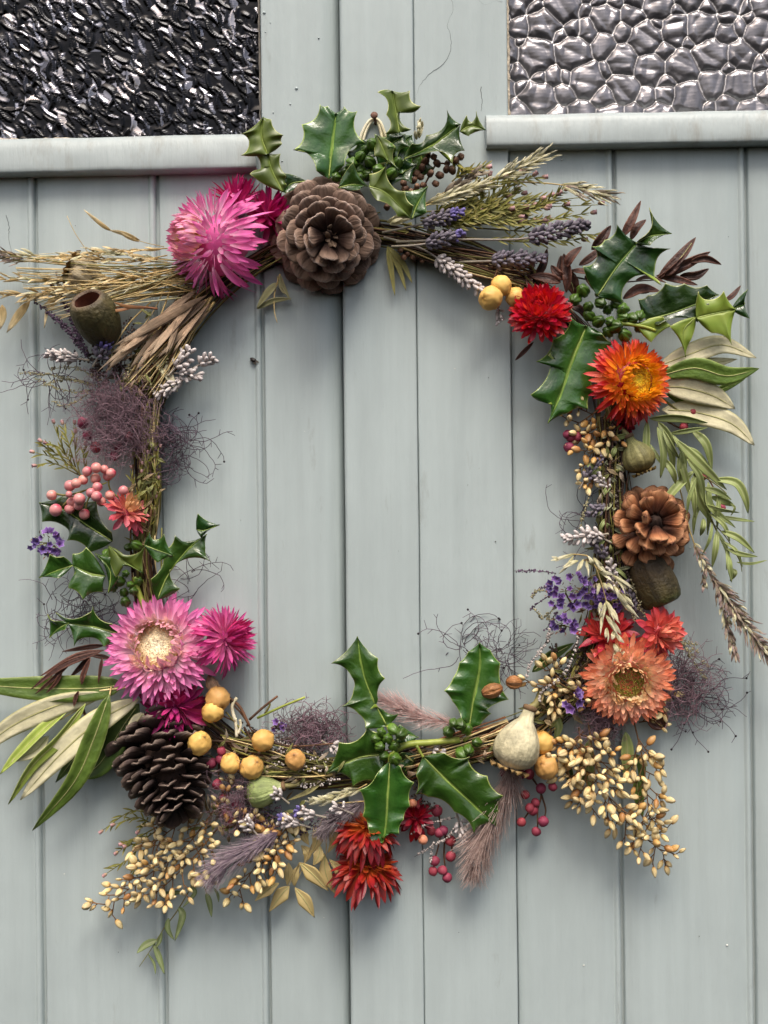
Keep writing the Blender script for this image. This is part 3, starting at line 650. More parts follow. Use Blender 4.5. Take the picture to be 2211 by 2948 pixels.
holly(t, 4, [(690, 600), (750, 480), (800, 370)], [(650, 540), (660, 450, 10), (730, 380, 12)], [(790, 560), (850, 470, 10), (860, 390)], h=58, mats=(HDRK, HUND))
holly(t, 4, [(1090, 610), (1110, 490), (1050, 400)], [(1020, 560, 8), (1010, 480, 10)], [(1170, 540, 8), (1150, 440, 10)], h=54)
holly(t, 4, [(850, 610), (960, 590), (1090, 520)], [(900, 520, 8), (1000, 500, 10)], [(930, 660, 8), (1040, 630, 10)], h=70, mats=(HDRK, HUND))
holly(t, 4, [(880, 470), (930, 400), (1010, 345)], [(850, 420), (900, 345, 10)], [(960, 480, 6), (1030, 420, 10)], h=76)
t = sprig('curled olive holly leaves by the end of the left ledge', 605, 405)
holly(t, 4, [(190, 465), (150, 350), (160, 240)], [(35, 465, 10), (85, 385, 0), (38, 345, 14)], [(265, 400, 6), (272, 350, 10), (205, 265, 8)], h=70, mats=(HOLV, HTOP), arc=.13)
holly(t, 4, [(280, 690), (215, 560), (185, 455)], [(90, 582, 14), (155, 560, 0), (110, 465, 10)], [(295, 640, 2), (290, 590, 6), (262, 470, 2)], h=66, mats=(HOLV, HTOP), arc=.12)
holly(t, 4, [(420, 625), (330, 640), (270, 690)], [(300, 690)], [(290, 585, 10)], h=60, mats=(HDRK, HUND), arc=.08)
t = sprig('big dark holly leaf with a folded tip above the bronze leaves on the right', 1310, 640)
holly(t, 5, [(655, 718), (775, 540), (890, 405)], [(578, 545, 10), (660, 500, -4), (622, 432, 12), (700, 400, 0), (770, 308, 14)], [(800, 748, 0), (870, 600, 0), (1025, 655, 10), (985, 560, -2), (1078, 445, 12)], h=100, mats=(HDRK, HUND), arc=.15)
holly(t, 5, [(880, 410), (955, 372), (1092, 352)], [(915, 385), (962, 208, 16)], [(965, 412)], h=106, mats=(HTOP, HUND), arc=.18)
holly(t, 5, [(940, 862), (1120, 812), (1370, 712)], [(905, 740, 8), (960, 720), (1060, 650, 12), (1165, 655, 8), (1292, 662, 12)], [(1020, 885), (1240, 870, 4), (1300, 770)], h=82, mats=(HDRK, HUND), arc=.12)
t = sprig('pale green folded holly leaves above the olive leaves on the right', 1340, 698)
holly(t, 5, [(880, 890), (960, 912), (1092, 897)], [(1035, 848, 8)], [(972, 985, 8)], h=88, mats=(HUND, HUND), arc=.14)
holly(t, 5, [(1236, 842), (1160, 930), (1174, 1082)], [(1200, 975, 2)], [(1088, 905, 6)], h=92, mats=(HUND, HUND), arc=.14)
holly(t, 5, [(1236, 850), (1350, 822), (1470, 800)], [(1256, 700, 12), (1300, 750, 0), (1396, 698, 12)], [(1330, 930, 2), (1442, 1003, 12)], h=94, mats=(HUND, HUND), arc=.13)
holly(t, 5, [(1440, 800), (1490, 780), (1522, 765)], [(1537, 688, 12)], [(1546, 846, 12)], h=90, mats=(HDRK, HUND), arc=.12)
mb = MB(); mb.tube(crv(W3(Q(5, [(790, 882), (860, 890), (940, 905), (1000, 925)]), 90), 10), 4.5, 3, 8); t.part('stem', mb, STEM_G)
buds(t, 5, [(600, 785), (672, 760), (715, 800), (660, 870), (730, 870), (805, 800), (805, 845), (905, 835), (860, 850), (605, 835), (815, 950), (900, 905), (525, 740), (570, 690), (670, 700), (720, 930), (770, 760), (760, 900)], 16, 74)
t = sprig('large glossy holly leaf hanging point down left of the orange and yellow daisy', 1268, 705)
holly(t, 5, [(590, 895), (510, 1090), (440, 1290), (362, 1472)], [(500, 860), (395, 985, 0), (300, 1110, 4), (385, 1055, 0), (268, 1297, 14), (382, 1335, 2)], [(680, 955), (755, 1000, 4), (650, 1150, 6), (620, 1280, 0), (597, 1382, 12), (480, 1400, 4)], h=70, puff=5, arc=.12)
t = sprig('holly sprig at the left with leaves under the pink berries', 320, 1235)
holly(t, 21, [(718, 1015), (560, 915), (400, 810), (248, 768)], [(700, 955), (610, 760, 6), (420, 725, 0)], [(530, 1083, 10), (545, 1040), (430, 1000), (440, 930), (278, 890, 8)], h=58, mats=(HDRK, HUND), arc=.1)
holly(t, 21, [(672, 1235), (570, 1218), (462, 1168)], [(550, 1062, 10), (470, 1100, 2)], [(650, 1330, 0), (530, 1378, 12), (443, 1306, 10), (480, 1240)], h=76, arc=.12)
holly(t, 21, [(465, 1168), (380, 1195), (248, 1246)], [(370, 1240)], [(400, 1120), (320, 1104, 14)], h=76, arc=.1)
holly(t, 21, [(690, 1345), (700, 1200), (606, 1090)], [(660, 1170, 2)], [(748, 1236, 10), (720, 1110)], h=82, mats=(HTOP, HUND), arc=.12)
holly(t, 21, [(688, 1040), (790, 1140), (912, 1218)], [(790, 1110, 6), (925, 1035, 14)], [(742, 1236, 6), (770, 1160)], h=88, mats=(HOLV, HTOP), arc=.14)
holly(t, 21, [(918, 1038), (1000, 1070), (1108, 1106)], [(960, 958, 10), (985, 1015, 0), (1042, 975, 8)], [(1005, 1140, 4)], h=84, arc=.12)
holly(t, 21, [(1000, 1390), (1070, 1230), (1200, 1060), (1318, 968)], [(970, 1250), (1050, 1080, 6), (1115, 983, 12), (1190, 1025, 0)], [(1148, 1306, 8), (1090, 1190, 8), (1120, 1165, 4), (1337, 1146, 12), (1300, 1060, 0)], h=76, arc=.12)
holly(t, 21, [(1250, 938), (1300, 945), (1398, 909)], [(1265, 845, 12)], [(1288, 985, 4)], h=80, mats=(HDRK, HUND), arc=.16)
buds(t, 21, [(800, 1220), (830, 1290), (880, 1270), (820, 1050), (870, 1040), (800, 1400), (720, 1310), (680, 1090), (850, 1330), (760, 1270), (790, 1340)], 12, 56)
mb = MB(); mb.tube(crv(W3(Q(21, [(860, 1240), (880, 1330), (920, 1440)]), 56), 8), 6, 6, 8); t.part('stem', mb, STEM_G)
t = sprig('holly leaf left of the cream centred pink daisy', 250, 1365)
holly(t, 22, [(765, 278), (600, 232), (430, 208)], [(700, 215), (590, 112, 12), (560, 160), (365, 145, 6)], [(655, 350, 12), (570, 290), (478, 352, 14)], h=62, arc=.14)
holly(t, 22, [(440, 205), (370, 245), (313, 302)], [(400, 250)], [(350, 205), (308, 158, 8)], h=62, arc=.12)
t = sprig('holly sprig at the bottom centre with a thick green stem and four spread leaves', 900, 1620)
holly(t, 24, [(1025, 420), (945, 260), (880, 100), (838, -150)], [(890, 425), (850, 335, 4), (738, 293, 14), (822, 190, 2), (810, 110, 6), (678, 27, 14)], [(1095, 335, 6), (1000, 310, 0), (920, 302, 16), (965, 240, 0), (1006, 122, 12), (968, 0, 10)], h=78, arc=.12)
holly(t, 24, [(1080, 520), (1140, 475), (1228, 492)], [(1110, 420, 4)], [(1150, 530)], h=64, arc=.0)
holly(t, 24, [(1010, 600), (830, 628), (637, 722)], [(1000, 470), (890, 425, 6), (870, 490), (728, 532, 12)], [(1000, 740), (950, 770), (810, 798, 10), (770, 725, 0)], h=76, arc=.12)
holly(t, 24, [(1045, 645), (1032, 850), (1020, 1050), (998, 1168)], [(1110, 690), (1192, 787, 12), (1165, 930, 4), (1125, 1010, 8), (1100, 1100, 8), (1040, 1100, 4)], [(960, 745), (858, 830, 10), (880, 990, 2), (912, 1060, 8), (900, 1155, 10)], h=94, arc=.10, puff=4.5)
holly(t, 25, [(42, 1058), (160, 1180), (310, 1320), (505, 1497)], [(180, 1045), (335, 1068, 10), (330, 1105, 2), (440, 1185, 8), (542, 1306, 12), (510, 1400, 4)], [(5, 1180), (0, 1300, 10), (80, 1312, 0), (240, 1400), (360, 1540, 14), (420, 1480, 2)], h=92, arc=.11, puff=5)
holly(t, 24, [(1220, 600), (1130, 640), (1060, 680)], [(1150, 720, 0)], [(1120, 600)], h=62, arc=.0, mats=(HDRK, HUND))
mb = MB(); mb.tube(crv(W3(Q(24, [(1060, 585), (1130, 548), (1200, 533), (1320, 525), (1490, 508)]), 76), 14), 8, 6.5, 9); t.part('stem', mb, STEM_G)
for pts, r0 in (([(1075, 580), (1045, 615), (1042, 660)], 4.2), ([(1215, 545), (1240, 590), (1262, 625)], 3.6), ([(1090, 560), (1060, 510), (1030, 420)], 3.5)):
    mb = MB(); mb.tube(crv(W3(Q(24, pts), 90), 8), r0, r0*.75, 7); t.part('leaf_stalk', mb, STEM_G)
buds(t, 24, [(990, 460), (1065, 440), (960, 500), (980, 550), (1070, 545), (1010, 610), (1080, 630), (1120, 470), (1030, 500)], 15, 92)
buds(t, 24, [(1420, 455), (1490, 410), (1535, 440), (1450, 400), (1600, 525), (1500, 595), (1545, 570)], 14, 84)
t = sprig('upright dark holly leaf behind the two brown nuts at the bottom right', 1012, 1572)
holly(t, 25, [(332, 885), (360, 700), (400, 500), (400, 332)], [(290, 810), (235, 700, 4), (183, 637, 12), (240, 560, 6), (275, 470, 4), (330, 400, 2)], [(400, 850, 4), (470, 775, 8), (440, 750), (577, 690, 12), (525, 600, 4), (525, 470, 6), (465, 390, 2)], h=62, arc=.05, puff=5)
mb = MB(); mb.tube(crv(W3(Q(25, [(332, 885), (335, 920), (300, 960)]), 62), 6), 4, 4, 7); t.part('stem', mb, STEM_G)
# ---------------------------------------------------------------- olive leaves, narrow leaves, cream leaves, bronze leaves
OLT = M('olive_leaf_green', [(0, '#a3ae6c'), (.05, '#8f9c55'), (.09, '#5d7430'), (.5, '#536b2a'), (.9, '#647a34'), (1, '#93a05a')], rough=.42, spec=.4, axis='S', rnd=.14, noise=.2, nscale=90, transl=.12, streak=(.08, 4, 14), bump=.3, bscale=300)
OLB = M('olive_leaf_pale_underside', [(0, '#938f62'), (.05, '#b3ac80'), (.1, '#d2cba6'), (.8, '#d8d1ae'), (1, '#b5b07c')], rough=.55, spec=.3, axis='S', rnd=.07, noise=.14, nscale=120, transl=.12, streak=(.07, 4, 12), bump=.2, bscale=400)
OLL = M('olive_leaf_lime', [(0, '#c3cc88'), (.06, '#a9b85c'), (.5, '#93a745'), (1, '#b5c070')], rough=.42, axis='S', rnd=.1, noise=.12, transl=.2)
OLD = M('olive_leaf_dark', [(0, '#6d7b46'), (.06, '#4a5c2b'), (.5, '#35491f'), (1, '#556a30')], rough=.38, axis='S', rnd=.1, noise=.16, transl=.08)
def leafset(label, name, cat, at, leaves, group=None, stems=(), smat=STEM_G, th=1.2, prof=LANCE):
    t = Thing(name, label, cat, W(*at), group)
    for pts, w, mat, roll, fold in leaves:
        mb = MB(); P = W3(pts, at[2]); n = 16
        blade(mb, P, w, prof=prof, roll=roll, fold=fold, th=th, n=n, m=7); o = t.part('leaf', mb, mat)
        if w > 22:
            r = MB(); C = crv(P, 16)[1:14]; r.tube(C+A(0, -.9, 0), 1.0, .5, 4); t.part('midrib', r, M('pale_midrib', '#b2b078', rough=.6), parent=o)
    for pts, r0, r1 in stems:
        mb = MB(); mb.tube(crv(W3(pts, at[2]), 12), r0, r1, 6); t.part('stem', mb, smat)
    return t
leafset('spray of long olive leaves, green and pale, reaching out at the lower left', 'olive_branch', 'olive leaves', (270, 1490, 56), [
    ([(268, 1478, 56), (200, 1487, 60), (60, 1486, 58), (-90, 1475, 52)], 56, OLT, .1, .15),
    ([(228, 1498, 60), (120, 1525, 62), (20, 1572, 60), (-60, 1640, 54)], 50, OLB, -.15, .12),
    ([(150, 1530, 56), (95, 1575, 62), (40, 1630, 60), (0, 1672, 54)], 27, OLL, .5, .5),
    ([(185, 1520, 66), (130, 1595, 72), (70, 1655, 70), (18, 1738, 56)], 26, OLL, -.5, .5),
    ([(105, 1590, 52), (75, 1622, 56), (24, 1645, 60)], 26, OLB, .2, .2),
    ([(300, 1510, 66), (210, 1560, 74), (120, 1640, 70), (44, 1728, 56)], 54, OLB, .1, .16),
    ([(236, 1500, 84), (205, 1590, 90), (160, 1690, 86), (70, 1794, 62)], 46, OLT, -.2, .2),
    ([(300, 1520, 44), (262, 1575, 46), (215, 1650, 44), (168, 1680, 40)], 62, OLD, .2, .12),
    ([(250, 1520, 44), (190, 1600, 42), (120, 1690, 38)], 40, OLD, .3, .12),
    ([(310, 1540, 70), (295, 1560, 72), (272, 1582, 72)], 28, OLB, 0, .15)],
    stems=(([(330, 1480, 50), (270, 1486, 58), (215, 1492, 60)], 3.2, 2), ([(250, 1488, 56), (190, 1520, 56), (130, 1555, 54)], 2.6, 1.6), ([(240, 1485, 60), (236, 1505, 80)], 2, 1.6)), smat=STEM_S)
leafset('fan of pale and green olive leaves behind the orange and yellow daisy', 'olive_branch', 'olive leaves', (1430, 820, 50), [
    ([(1425, 790, 56), (1490, 765, 64), (1560, 745, 60), (1634, 773, 50)], 46, OLB, -.2, .15),
    ([(1420, 800, 50), (1500, 790, 52), (1592, 776, 46)], 30, OLB, .2, .1),
    ([(1425, 812, 66), (1500, 795, 72), (1570, 812, 68), (1640, 796, 58)], 46, OLT, .15, .15),
    ([(1430, 835, 58), (1480, 838, 60), (1540, 855, 58), (1588, 883, 50)], 54, OLB, .1, .14),
    ([(1500, 860, 34), (1560, 840, 34), (1610, 818, 30)], 16, OLT, .2, .1),
    ([(1430, 885, 44), (1500, 890, 50), (1580, 915, 50), (1630, 962, 44)], 50, OLB, -.1, .12),
    ([(1470, 880, 40), (1540, 892, 44), (1600, 925, 42)], 22, OLT, .5, .2),
    ([(1440, 850, 40), (1480, 870, 38), (1530, 880, 36)], 16, OLT, .2, .1)],
    stems=(([(1400, 830, 46), (1430, 860, 46), (1480, 895, 46), (1520, 900, 46)], 3, 2),), smat=STEM_O)
NGR = M('narrow_green_leaf', [(0, '#b0b684'), (.08, '#96a066'), (.5, '#7f8c4e'), (1, '#9aa468')], rough=.5, axis='S', rnd=.2, noise=.16, nscale=90, transl=.15)
nl = []
for pts, w in (([(915, 230), (1090, 225), (1280, 256)], 42), ([(1040, 325), (1160, 305), (1280, 285)], 26), ([(900, 240), (895, 380), (888, 552)], 38), ([(970, 250), (1040, 370), (1070, 580)], 46), ([(965, 280), (1000, 440), (985, 602)], 44),
               ([(920, 390), (980, 490), (1060, 560)], 22), ([(1080, 360), (1240, 520), (1400, 676)], 50), ([(1195, 555), (1070, 680), (955, 832)], 48), ([(1200, 560), (1220, 720), (1312, 893)], 46), ([(1285, 625), (1290, 780), (1455, 913)], 48),
               ([(1310, 610), (1450, 630), (1510, 720), (1535, 825)], 46), ([(1355, 680), (1345, 790), (1340, 925)], 26), ([(1250, 665), (1340, 690), (1430, 738)], 34), ([(1300, 720), (1380, 745), (1448, 778)], 38), ([(1180, 600), (1195, 720), (1200, 855)], 28),
               ([(1365, 935), (1470, 980), (1575, 1072)], 36), ([(1340, 840), (1460, 860), (1575, 874)], 20), ([(1255, 855), (1250, 910), (1235, 965)], 28), ([(1340, 925), (1330, 1040), (1308, 1165)], 32), ([(1400, 1060), (1410, 1150), (1432, 1255)], 44), ([(1400, 1045), (1490, 1080), (1595, 1096)], 26),
               ([(1460, 1130), (1550, 1140), (1655, 1118)], 14), ([(1180, 300), (1270, 390), (1308, 555)], 46), ([(1100, 470), (1130, 560), (1185, 760)], 36), ([(1440, 1170), (1450, 1200), (1420, 1250)], 26), ([(1000, 470), (1060, 560), (1080, 640)], 34), ([(1420, 760), (1450, 790), (1425, 840)], 12), ([(1060, 330), (1120, 430), (1150, 560)], 30), ([(1120, 420), (1100, 520), (1110, 640)], 30), ([(1150, 480), (1230, 600), (1260, 760)], 34), ([(1210, 600), (1160, 720), (1150, 830)], 26), ([(1230, 680), (1280, 800), (1280, 960)], 30), ([(1290, 820), (1380, 900), (1420, 1000)], 26), ([(1310, 880), (1290, 980), (1250, 1080)], 24), ([(1080, 400), (1200, 440), (1290, 520)], 28), ([(1000, 300), (1050, 400), (1100, 480)], 30), ([(1330, 920), (1400, 1060), (1400, 1180)], 24), ([(1250, 740), (1200, 840), (1190, 960)], 24), ([(1160, 520), (1260, 560), (1360, 640)], 28), ([(1380, 1000), (1460, 1060), (1500, 1160)], 18), ([(1270, 770), (1360, 800), (1480, 820)], 20)):
    z = rr(62, 104); nl.append(([q(26, p)+(z+(6 if 0 < k < len(pts)-1 else -6),) for k, p in enumerate(pts)], w*.40, NGR, rr(-.6, .6), rr(.25, .6)))
leafset('trailing narrow grey green leaves over the orange brown cone', 'leafy_branch', 'leaves', (1440, 930, 70), nl,
        stems=((Q(26, [(1030, 320), (1130, 440), (1200, 570), (1270, 760), (1320, 900), (1400, 1060), (1440, 1190)]), 2.6, 1.4), (Q(26, [(1200, 560), (1330, 640), (1400, 700)]), 1.6, 1), (Q(26, [(1330, 900), (1400, 980), (1480, 1120), (1495, 1190)]), 1.2, .8)), smat=STEM_O, th=1.0)
leafset('thin drooping green tendril with small leaves below the lowest seed spray', 'leafy_twig', 'leaves', (385, 1940, 26), [
    ([q(23, p)+(26+6*k,) for k, p in enumerate(pts)], w*.36, M('tendril_leaf', [(0, '#8a9468'), (1, '#6a7a45')], axis='S', rough=.5, transl=.15), rr(-.5, .5), .35) for pts, w in (
    ([(695, 1130), (720, 1190), (670, 1350)], 42), ([(630, 1200), (630, 1270), (665, 1340)], 40), ([(770, 990), (800, 1040), (720, 1135)], 26), ([(590, 1290), (570, 1350), (550, 1390)], 26), ([(560, 1340), (490, 1370), (428, 1425)], 42), ([(535, 1360), (570, 1450), (605, 1560)], 34), ([(500, 1430), (540, 1490), (548, 1560)], 16), ([(870, 1040), (890, 1100), (905, 1195)], 34), ([(920, 1010), (945, 1050), (950, 1100)], 20), ([(570, 1060), (650, 1040), (740, 1035)], 34))],
    stems=((Q(23, [(800, 960), (690, 1150), (600, 1270), (520, 1400), (445, 1510)]), 1.5, .7), (Q(23, [(850, 980), (880, 1060)]), 1.2, .8)), smat=STEM_O, th=.8)
CRL = M('cream_dry_leaf', [(0, '#a08c58'), (.06, '#b9a469'), (.12, '#cdb981'), (1, '#c0aa70')], rough=.6, axis='S', rnd=.1, noise=.14, nscale=80, transl=.2)
CLV = [([(435, 1440), (440, 1370), (470, 1300)], 60), ([(405, 1440), (350, 1500), (275, 1605)], 95), ([(440, 1450), (510, 1540), (565, 1640)], 90), ([(470, 1290), (560, 1370), (655, 1472)], 100), ([(625, 1230), (640, 1370), (700, 1495)], 85), ([(560, 1050), (585, 1140), (545, 1235)], 75),
       ([(510, 1060), (500, 1120), (530, 1180)], 60), ([(600, 1180), (590, 1250), (555, 1310)], 70), ([(400, 1290), (400, 1360), (390, 1440)], 60), ([(640, 1050), (690, 1140), (650, 1230)], 70), ([(660, 1270), (730, 1350), (715, 1460)], 70), ([(340, 1420), (260, 1470), (185, 1535)], 70), ([(480, 1180), (520, 1230), (500, 1300)], 60)]
leafset('spray of cream dry leaves left of the lowest dark red daisies', 'dry_leaf_spray', 'leaves', (690, 1800, 40), [([q(24, p)+(34+5*(k % 2)+(i % 4)*6,) for k, p in enumerate(pts)], w*.34, CRL, rr(-.35, .35), .22) for i, (pts, w) in enumerate(CLV)],
        stems=((Q(24, [(620, 1000), (540, 1200), (440, 1440)]), 1.6, 1), (Q(24, [(470, 1290), (400, 1440)]), 1.2, .8), (Q(24, [(640, 1020), (640, 1240)]), 1.4, 1)), smat=STEM_S, th=.9, prof=POINT)
BRZ = M('bronze_dry_leaf', [(0, '#2d1a15'), (.1, '#43281f'), (.6, '#54342a'), (1, '#6e4737')], rough=.5, axis='S', rnd=.25, noise=.25, nscale=120, transl=.1, streak=(.15, 5, 3), bump=.5, bscale=500)
bz = []
for pts, w in (([(800, 370), (850, 290), (910, 158)], 52), ([(850, 390), (890, 320), (940, 270)], 50), ([(620, 450), (680, 380), (735, 305)], 60), ([(545, 540), (620, 490), (720, 400)], 44), ([(470, 550), (500, 490), (562, 428)], 55), ([(495, 570), (580, 580), (660, 590)], 45),
               ([(1010, 620), (1140, 500), (1232, 375)], 70), ([(1000, 625), (1180, 530), (1320, 460)], 60), ([(1200, 520), (1290, 500), (1385, 535)], 40), ([(1140, 600), (1230, 600), (1312, 560)], 50), ([(1000, 600), (1110, 620), (1245, 655)], 46), ([(880, 625), (960, 610), (1060, 640)], 30), ([(805, 735), (910, 680), (1020, 690)], 60), ([(870, 660), (900, 680), (960, 700)], 50),
               ([(1400, 750), (1450, 720), (1498, 658)], 34), ([(280, 620), (330, 540), (360, 440)], 50), ([(455, 470), (480, 600), (470, 700)], 60), ([(440, 560), (500, 640), (520, 720)], 80), ([(260, 600), (380, 620), (440, 640)], 60), ([(440, 480), (430, 560), (420, 640)], 34), ([(170, 1100), (230, 1040), (280, 990)], 26), ([(500, 780), (550, 800), (610, 862)], 50), ([(245, 590), (255, 660), (262, 720)], 40), ([(1050, 600), (1100, 560), (1180, 470)], 40), ([(580, 600), (620, 640), (640, 690)], 40), ([(380, 540), (430, 600), (470, 610)], 50)):
    z = rr(44, 76); bz.append(([q(5, p)+(z+(7 if k == 1 else 0),) for k, p in enumerate(pts)], w*.36, BRZ, rr(-.7, .7), rr(.2, .6)))
leafset('dark bronze dry leaves with narrow lobes around the big holly leaf on the right', 'bronze_leaf_spray', 'leaves', (1280, 620, 48), bz, stems=((Q(5, [(260, 640), (450, 600), (700, 640), (1000, 625)]), 2.4, 1.4),), smat=STEM_D)
bz = []
for pts, w in (([(660, 350), (560, 360), (395, 390)], 30), ([(660, 380), (480, 420), (255, 545)], 34), ([(640, 390), (400, 480), (195, 630)], 36), ([(470, 440), (340, 560), (225, 660)], 24), ([(400, 500), (360, 580), (295, 655)], 22), ([(570, 420), (520, 480), (445, 555)], 34), ([(575, 430), (530, 540), (520, 600)], 34), ([(650, 430), (640, 500), (625, 590)], 22), ([(520, 600), (520, 730), (562, 835)], 22), ([(500, 640), (480, 690), (470, 740)], 26), ([(700, 430), (640, 420), (560, 410)], 28)):
    z = rr(46, 76); bz.append(([q(22, p)+(z,) for p in pts], w*.36, BRZ, rr(-.5, .5), .3))
leafset('dark forked dry leaves lying over the green olive leaf at the lower left', 'bronze_leaf_spray', 'leaves', (230, 1420, 50), bz)
leafset('three slim yellow green leaves hanging right under the grey brown cone', 'willow_twig', 'leaves', (835, 545, 30), [
    ([q(4, p)+(34+k*2,) for k, p in enumerate(pts)], w*.36, M('slim_leaf', [(0, '#8f8a4a'), (1, '#a79f5c')], axis='S', rough=.5, transl=.2), rr(-.3, .3), .2) for pts, w in (
    ([(905, 1010), (920, 1120), (948, 1310)], 36), ([(905, 1015), (990, 1110), (1052, 1235)], 36), ([(915, 1040), (970, 1140), (1015, 1280)], 30), ([(1045, 870), (1010, 920), (950, 960)], 44))], th=.8)
leafset('thin pale leaf and grass wisp hanging left under the grey brown cone', 'dry_wisp', 'dry grass', (620, 610, 26), [
    ([q(4, p)+(24+k*3,) for k, p in enumerate(pts)], w*.36, M('pale_green_wisp', [(0, '#8e8e62'), (1, '#a9a67c')], axis='S', rough=.55, transl=.25), rr(-.4, .4), .2) for pts, w in (
    ([(250, 1230), (190, 1290), (122, 1385)], 50), ([(125, 1388), (220, 1340), (330, 1325)], 34), ([(260, 1180), (280, 1250), (325, 1340)], 26), ([(245, 1190), (270, 1260), (290, 1300)], 24))],
    stems=((Q(4, [(262, 1180), (230, 1290), (228, 1400), (245, 1470)]), 1.6, 1), ), smat=STEM_S, th=.6)
leafset('grey green leaves tucked behind the seed cascade at the lower right', 'leafy_branch', 'leaves', (1230, 1600, 34), [
    ([q(25, p)+(30+(i % 3)*7,) for p in pts], w*.34, [OLD, OLT, NGR][i % 3], rr(-.4, .4), .25) for i, (pts, w) in enumerate((
    ([(735, 520), (850, 420), (1000, 335)], 75), ([(940, 420), (1010, 400), (1080, 420)], 70), ([(1100, 950), (1090, 1100), (1115, 1310)], 80), ([(975, 1110), (975, 1190), (992, 1285)], 45), ([(1080, 990), (1060, 1150), (1060, 1240)], 60), ([(1330, 900), (1340, 1040), (1325, 1200)], 80), ([(1390, 1040), (1430, 1120), (1430, 1260)], 55), ([(1400, 1200), (1410, 1300), (1438, 1445)], 70), ([(860, 780), (900, 860), (880, 960)], 60), ([(850, 690), (870, 780), (860, 860)], 40), ([(900, 700), (950, 760), (1000, 790)], 60)))], stems=((Q(25, [(760, 700), (840, 800), (860, 960)]), 1.6, 1),), smat=STEM_B)
# ---------------------------------------------------------------- capsules, poppy heads, nuts
def gumnut(label, base, mouth, r, L_, ramp, inner, prof=None):
    b, m = W(*base), W(*mouth); d = unit(m-b); t = Thing('gum_nut', label, 'seed capsule', b, 'large gum nuts')
    wob = lambda v, ph: 1+.03*math.sin(ph*2+v*3)+.02*math.sin(ph*5+1)
    mb = MB(); lathe(mb, prof or [(r*.18, -L_*.02), (r*.5, L_*.06), (r*.82, L_*.22), (r*.98, L_*.45), (r, L_*.66), (r*.95, L_*.82), (r*.82, L_*.94), (r*.70, L_*1.0), (r*.62, L_*1.0), (r*.56, L_*.97)], 26, wob, b, d)
    t.part('cup', mb, M(label.replace(' ', '_')[:30], ramp, rough=.6, noise=.3, nscale=180, bump=.6, bscale=500, rnd=0, streak=(.16, 22, 1.2)))
    mb = MB(); lathe(mb, [(r*.565, L_*.975), (r*.58, L_*.85), (r*.55, L_*.6), (.3, L_*.5)], 24, wob, b, d); t.part('hollow', mb, M('gum_nut_inside_'+label[:5], inner, rough=.8, noise=.3))
    return t
gumnut('olive gum nut with a red brown open mouth at the upper left', (236, 742, 44), (198, 668, 108), 47, 118, [(0, '#38341f'), (.45, '#484425'), (.7, '#51482f'), (.88, '#5d4c3a'), (1, '#6a5544')], [(0, '#6e3a26'), (1, '#2a140e')])
gumnut('dark olive gum nut hanging mouth down below the orange brown cone', (1385, 1200, 50), (1432, 1302, 60), 47, 112, [(0, '#34281a'), (.35, '#3d3019'), (.6, '#40391e'), (.85, '#485024'), (1, '#3a3a1e')], [(0, '#2e2014'), (1, '#120c08')], [(47*.3, 0), (47*.7, 8), (47*.9, 26), (47*1.0, 50), (47*1.03, 74), (47*.98, 96), (47*.88, 107), (47*.70, 112), (47*.6, 110)])
def poppy(label, c, base, neck, tipp, r, ramp, crown, stem=None, ribs=9, crownr=.62, ribamp=.035):
    b, e = W(*base), W(*tipp); d = unit(e-b); L_ = np.linalg.norm(e-b); t = Thing('poppy_head', label, 'poppy head', b, 'dried poppy heads')
    mb = MB(); nk = neck
    lathe(mb, [(r*.26, -L_*nk), (r*.27, -L_*nk*.5), (r*.34, 0), (r*.50, L_*.09), (r*.74, L_*.25), (r*.91, L_*.42), (r, L_*.60), (r*.97, L_*.76), (r*.80, L_*.91), (r*.52, L_*.99), (r*.36, L_*1.03)], 40, lambda v, ph: 1+ribamp*math.cos(ribs*ph)*math.sin(math.pi*v)+.02*math.sin(2*ph), b, d)
    key = label.replace(' ', '_')[:28]
    t.part('pod', mb, M(key, ramp, rough=.65, noise=.28, nscale=150, bump=.5, bscale=420, rnd=0, streak=(.2 if ribamp > .02 else .11, 30, 1.0)))
    x, y, z = frame(d)
    cr = MB(); n = 36; G = np.zeros((4, n, 3))
    for i, f in enumerate((.05, .4, .75, 1)):
        for j in range(n):
            ph = 2*math.pi*j/n; rad = x*math.cos(ph)+z*math.sin(ph)
            G[i, j] = e+d*(L_*.045+r*(.02+.12*f*f*(1 if j % 4 else -1)+.08*math.cos(ribs*ph)*f))+rad*r*crownr*f*(1+.14*math.cos(ribs*ph)*f)
    cr.grid(G, closed=True, th=0); cr.grid(G[:, ::-1]-d*r*.05, closed=True); t.part('crown', cr, M(key+'_crown', crown, rough=.8, noise=.3, nscale=300))
    if stem:
        s0 = b-d*L_*nk; mb = MB(); mb.tube(crv([s0]+W3(stem), 10), r*.17, r*.14, 8); t.part('stem', mb, M(key+'_stem', [(0, '#8d8554'), (1, '#6f6538')], rough=.6))
        mb = MB(); lathe(mb, [(r*.2, -r*.14), (r*.30, -r*.11), (r*.32, .0), (r*.29, r*.09), (r*.22, r*.13)], 14, base=s0, axis=d); t.part('collar', mb, M('poppy_collar', '#6a533a', rough=.8, noise=.3))
    return t
poppy('striped tan poppy head with a ragged brown crown at the far left', 3, (216, 612, 34), .1, (156, 578, 42), 38, [(0, '#857a58'), (.4, '#a0957a'), (.75, '#8f8065'), (1, '#6f5a40')], [(0, '#7a5a30'), (1, '#94713d')], crownr=.95)
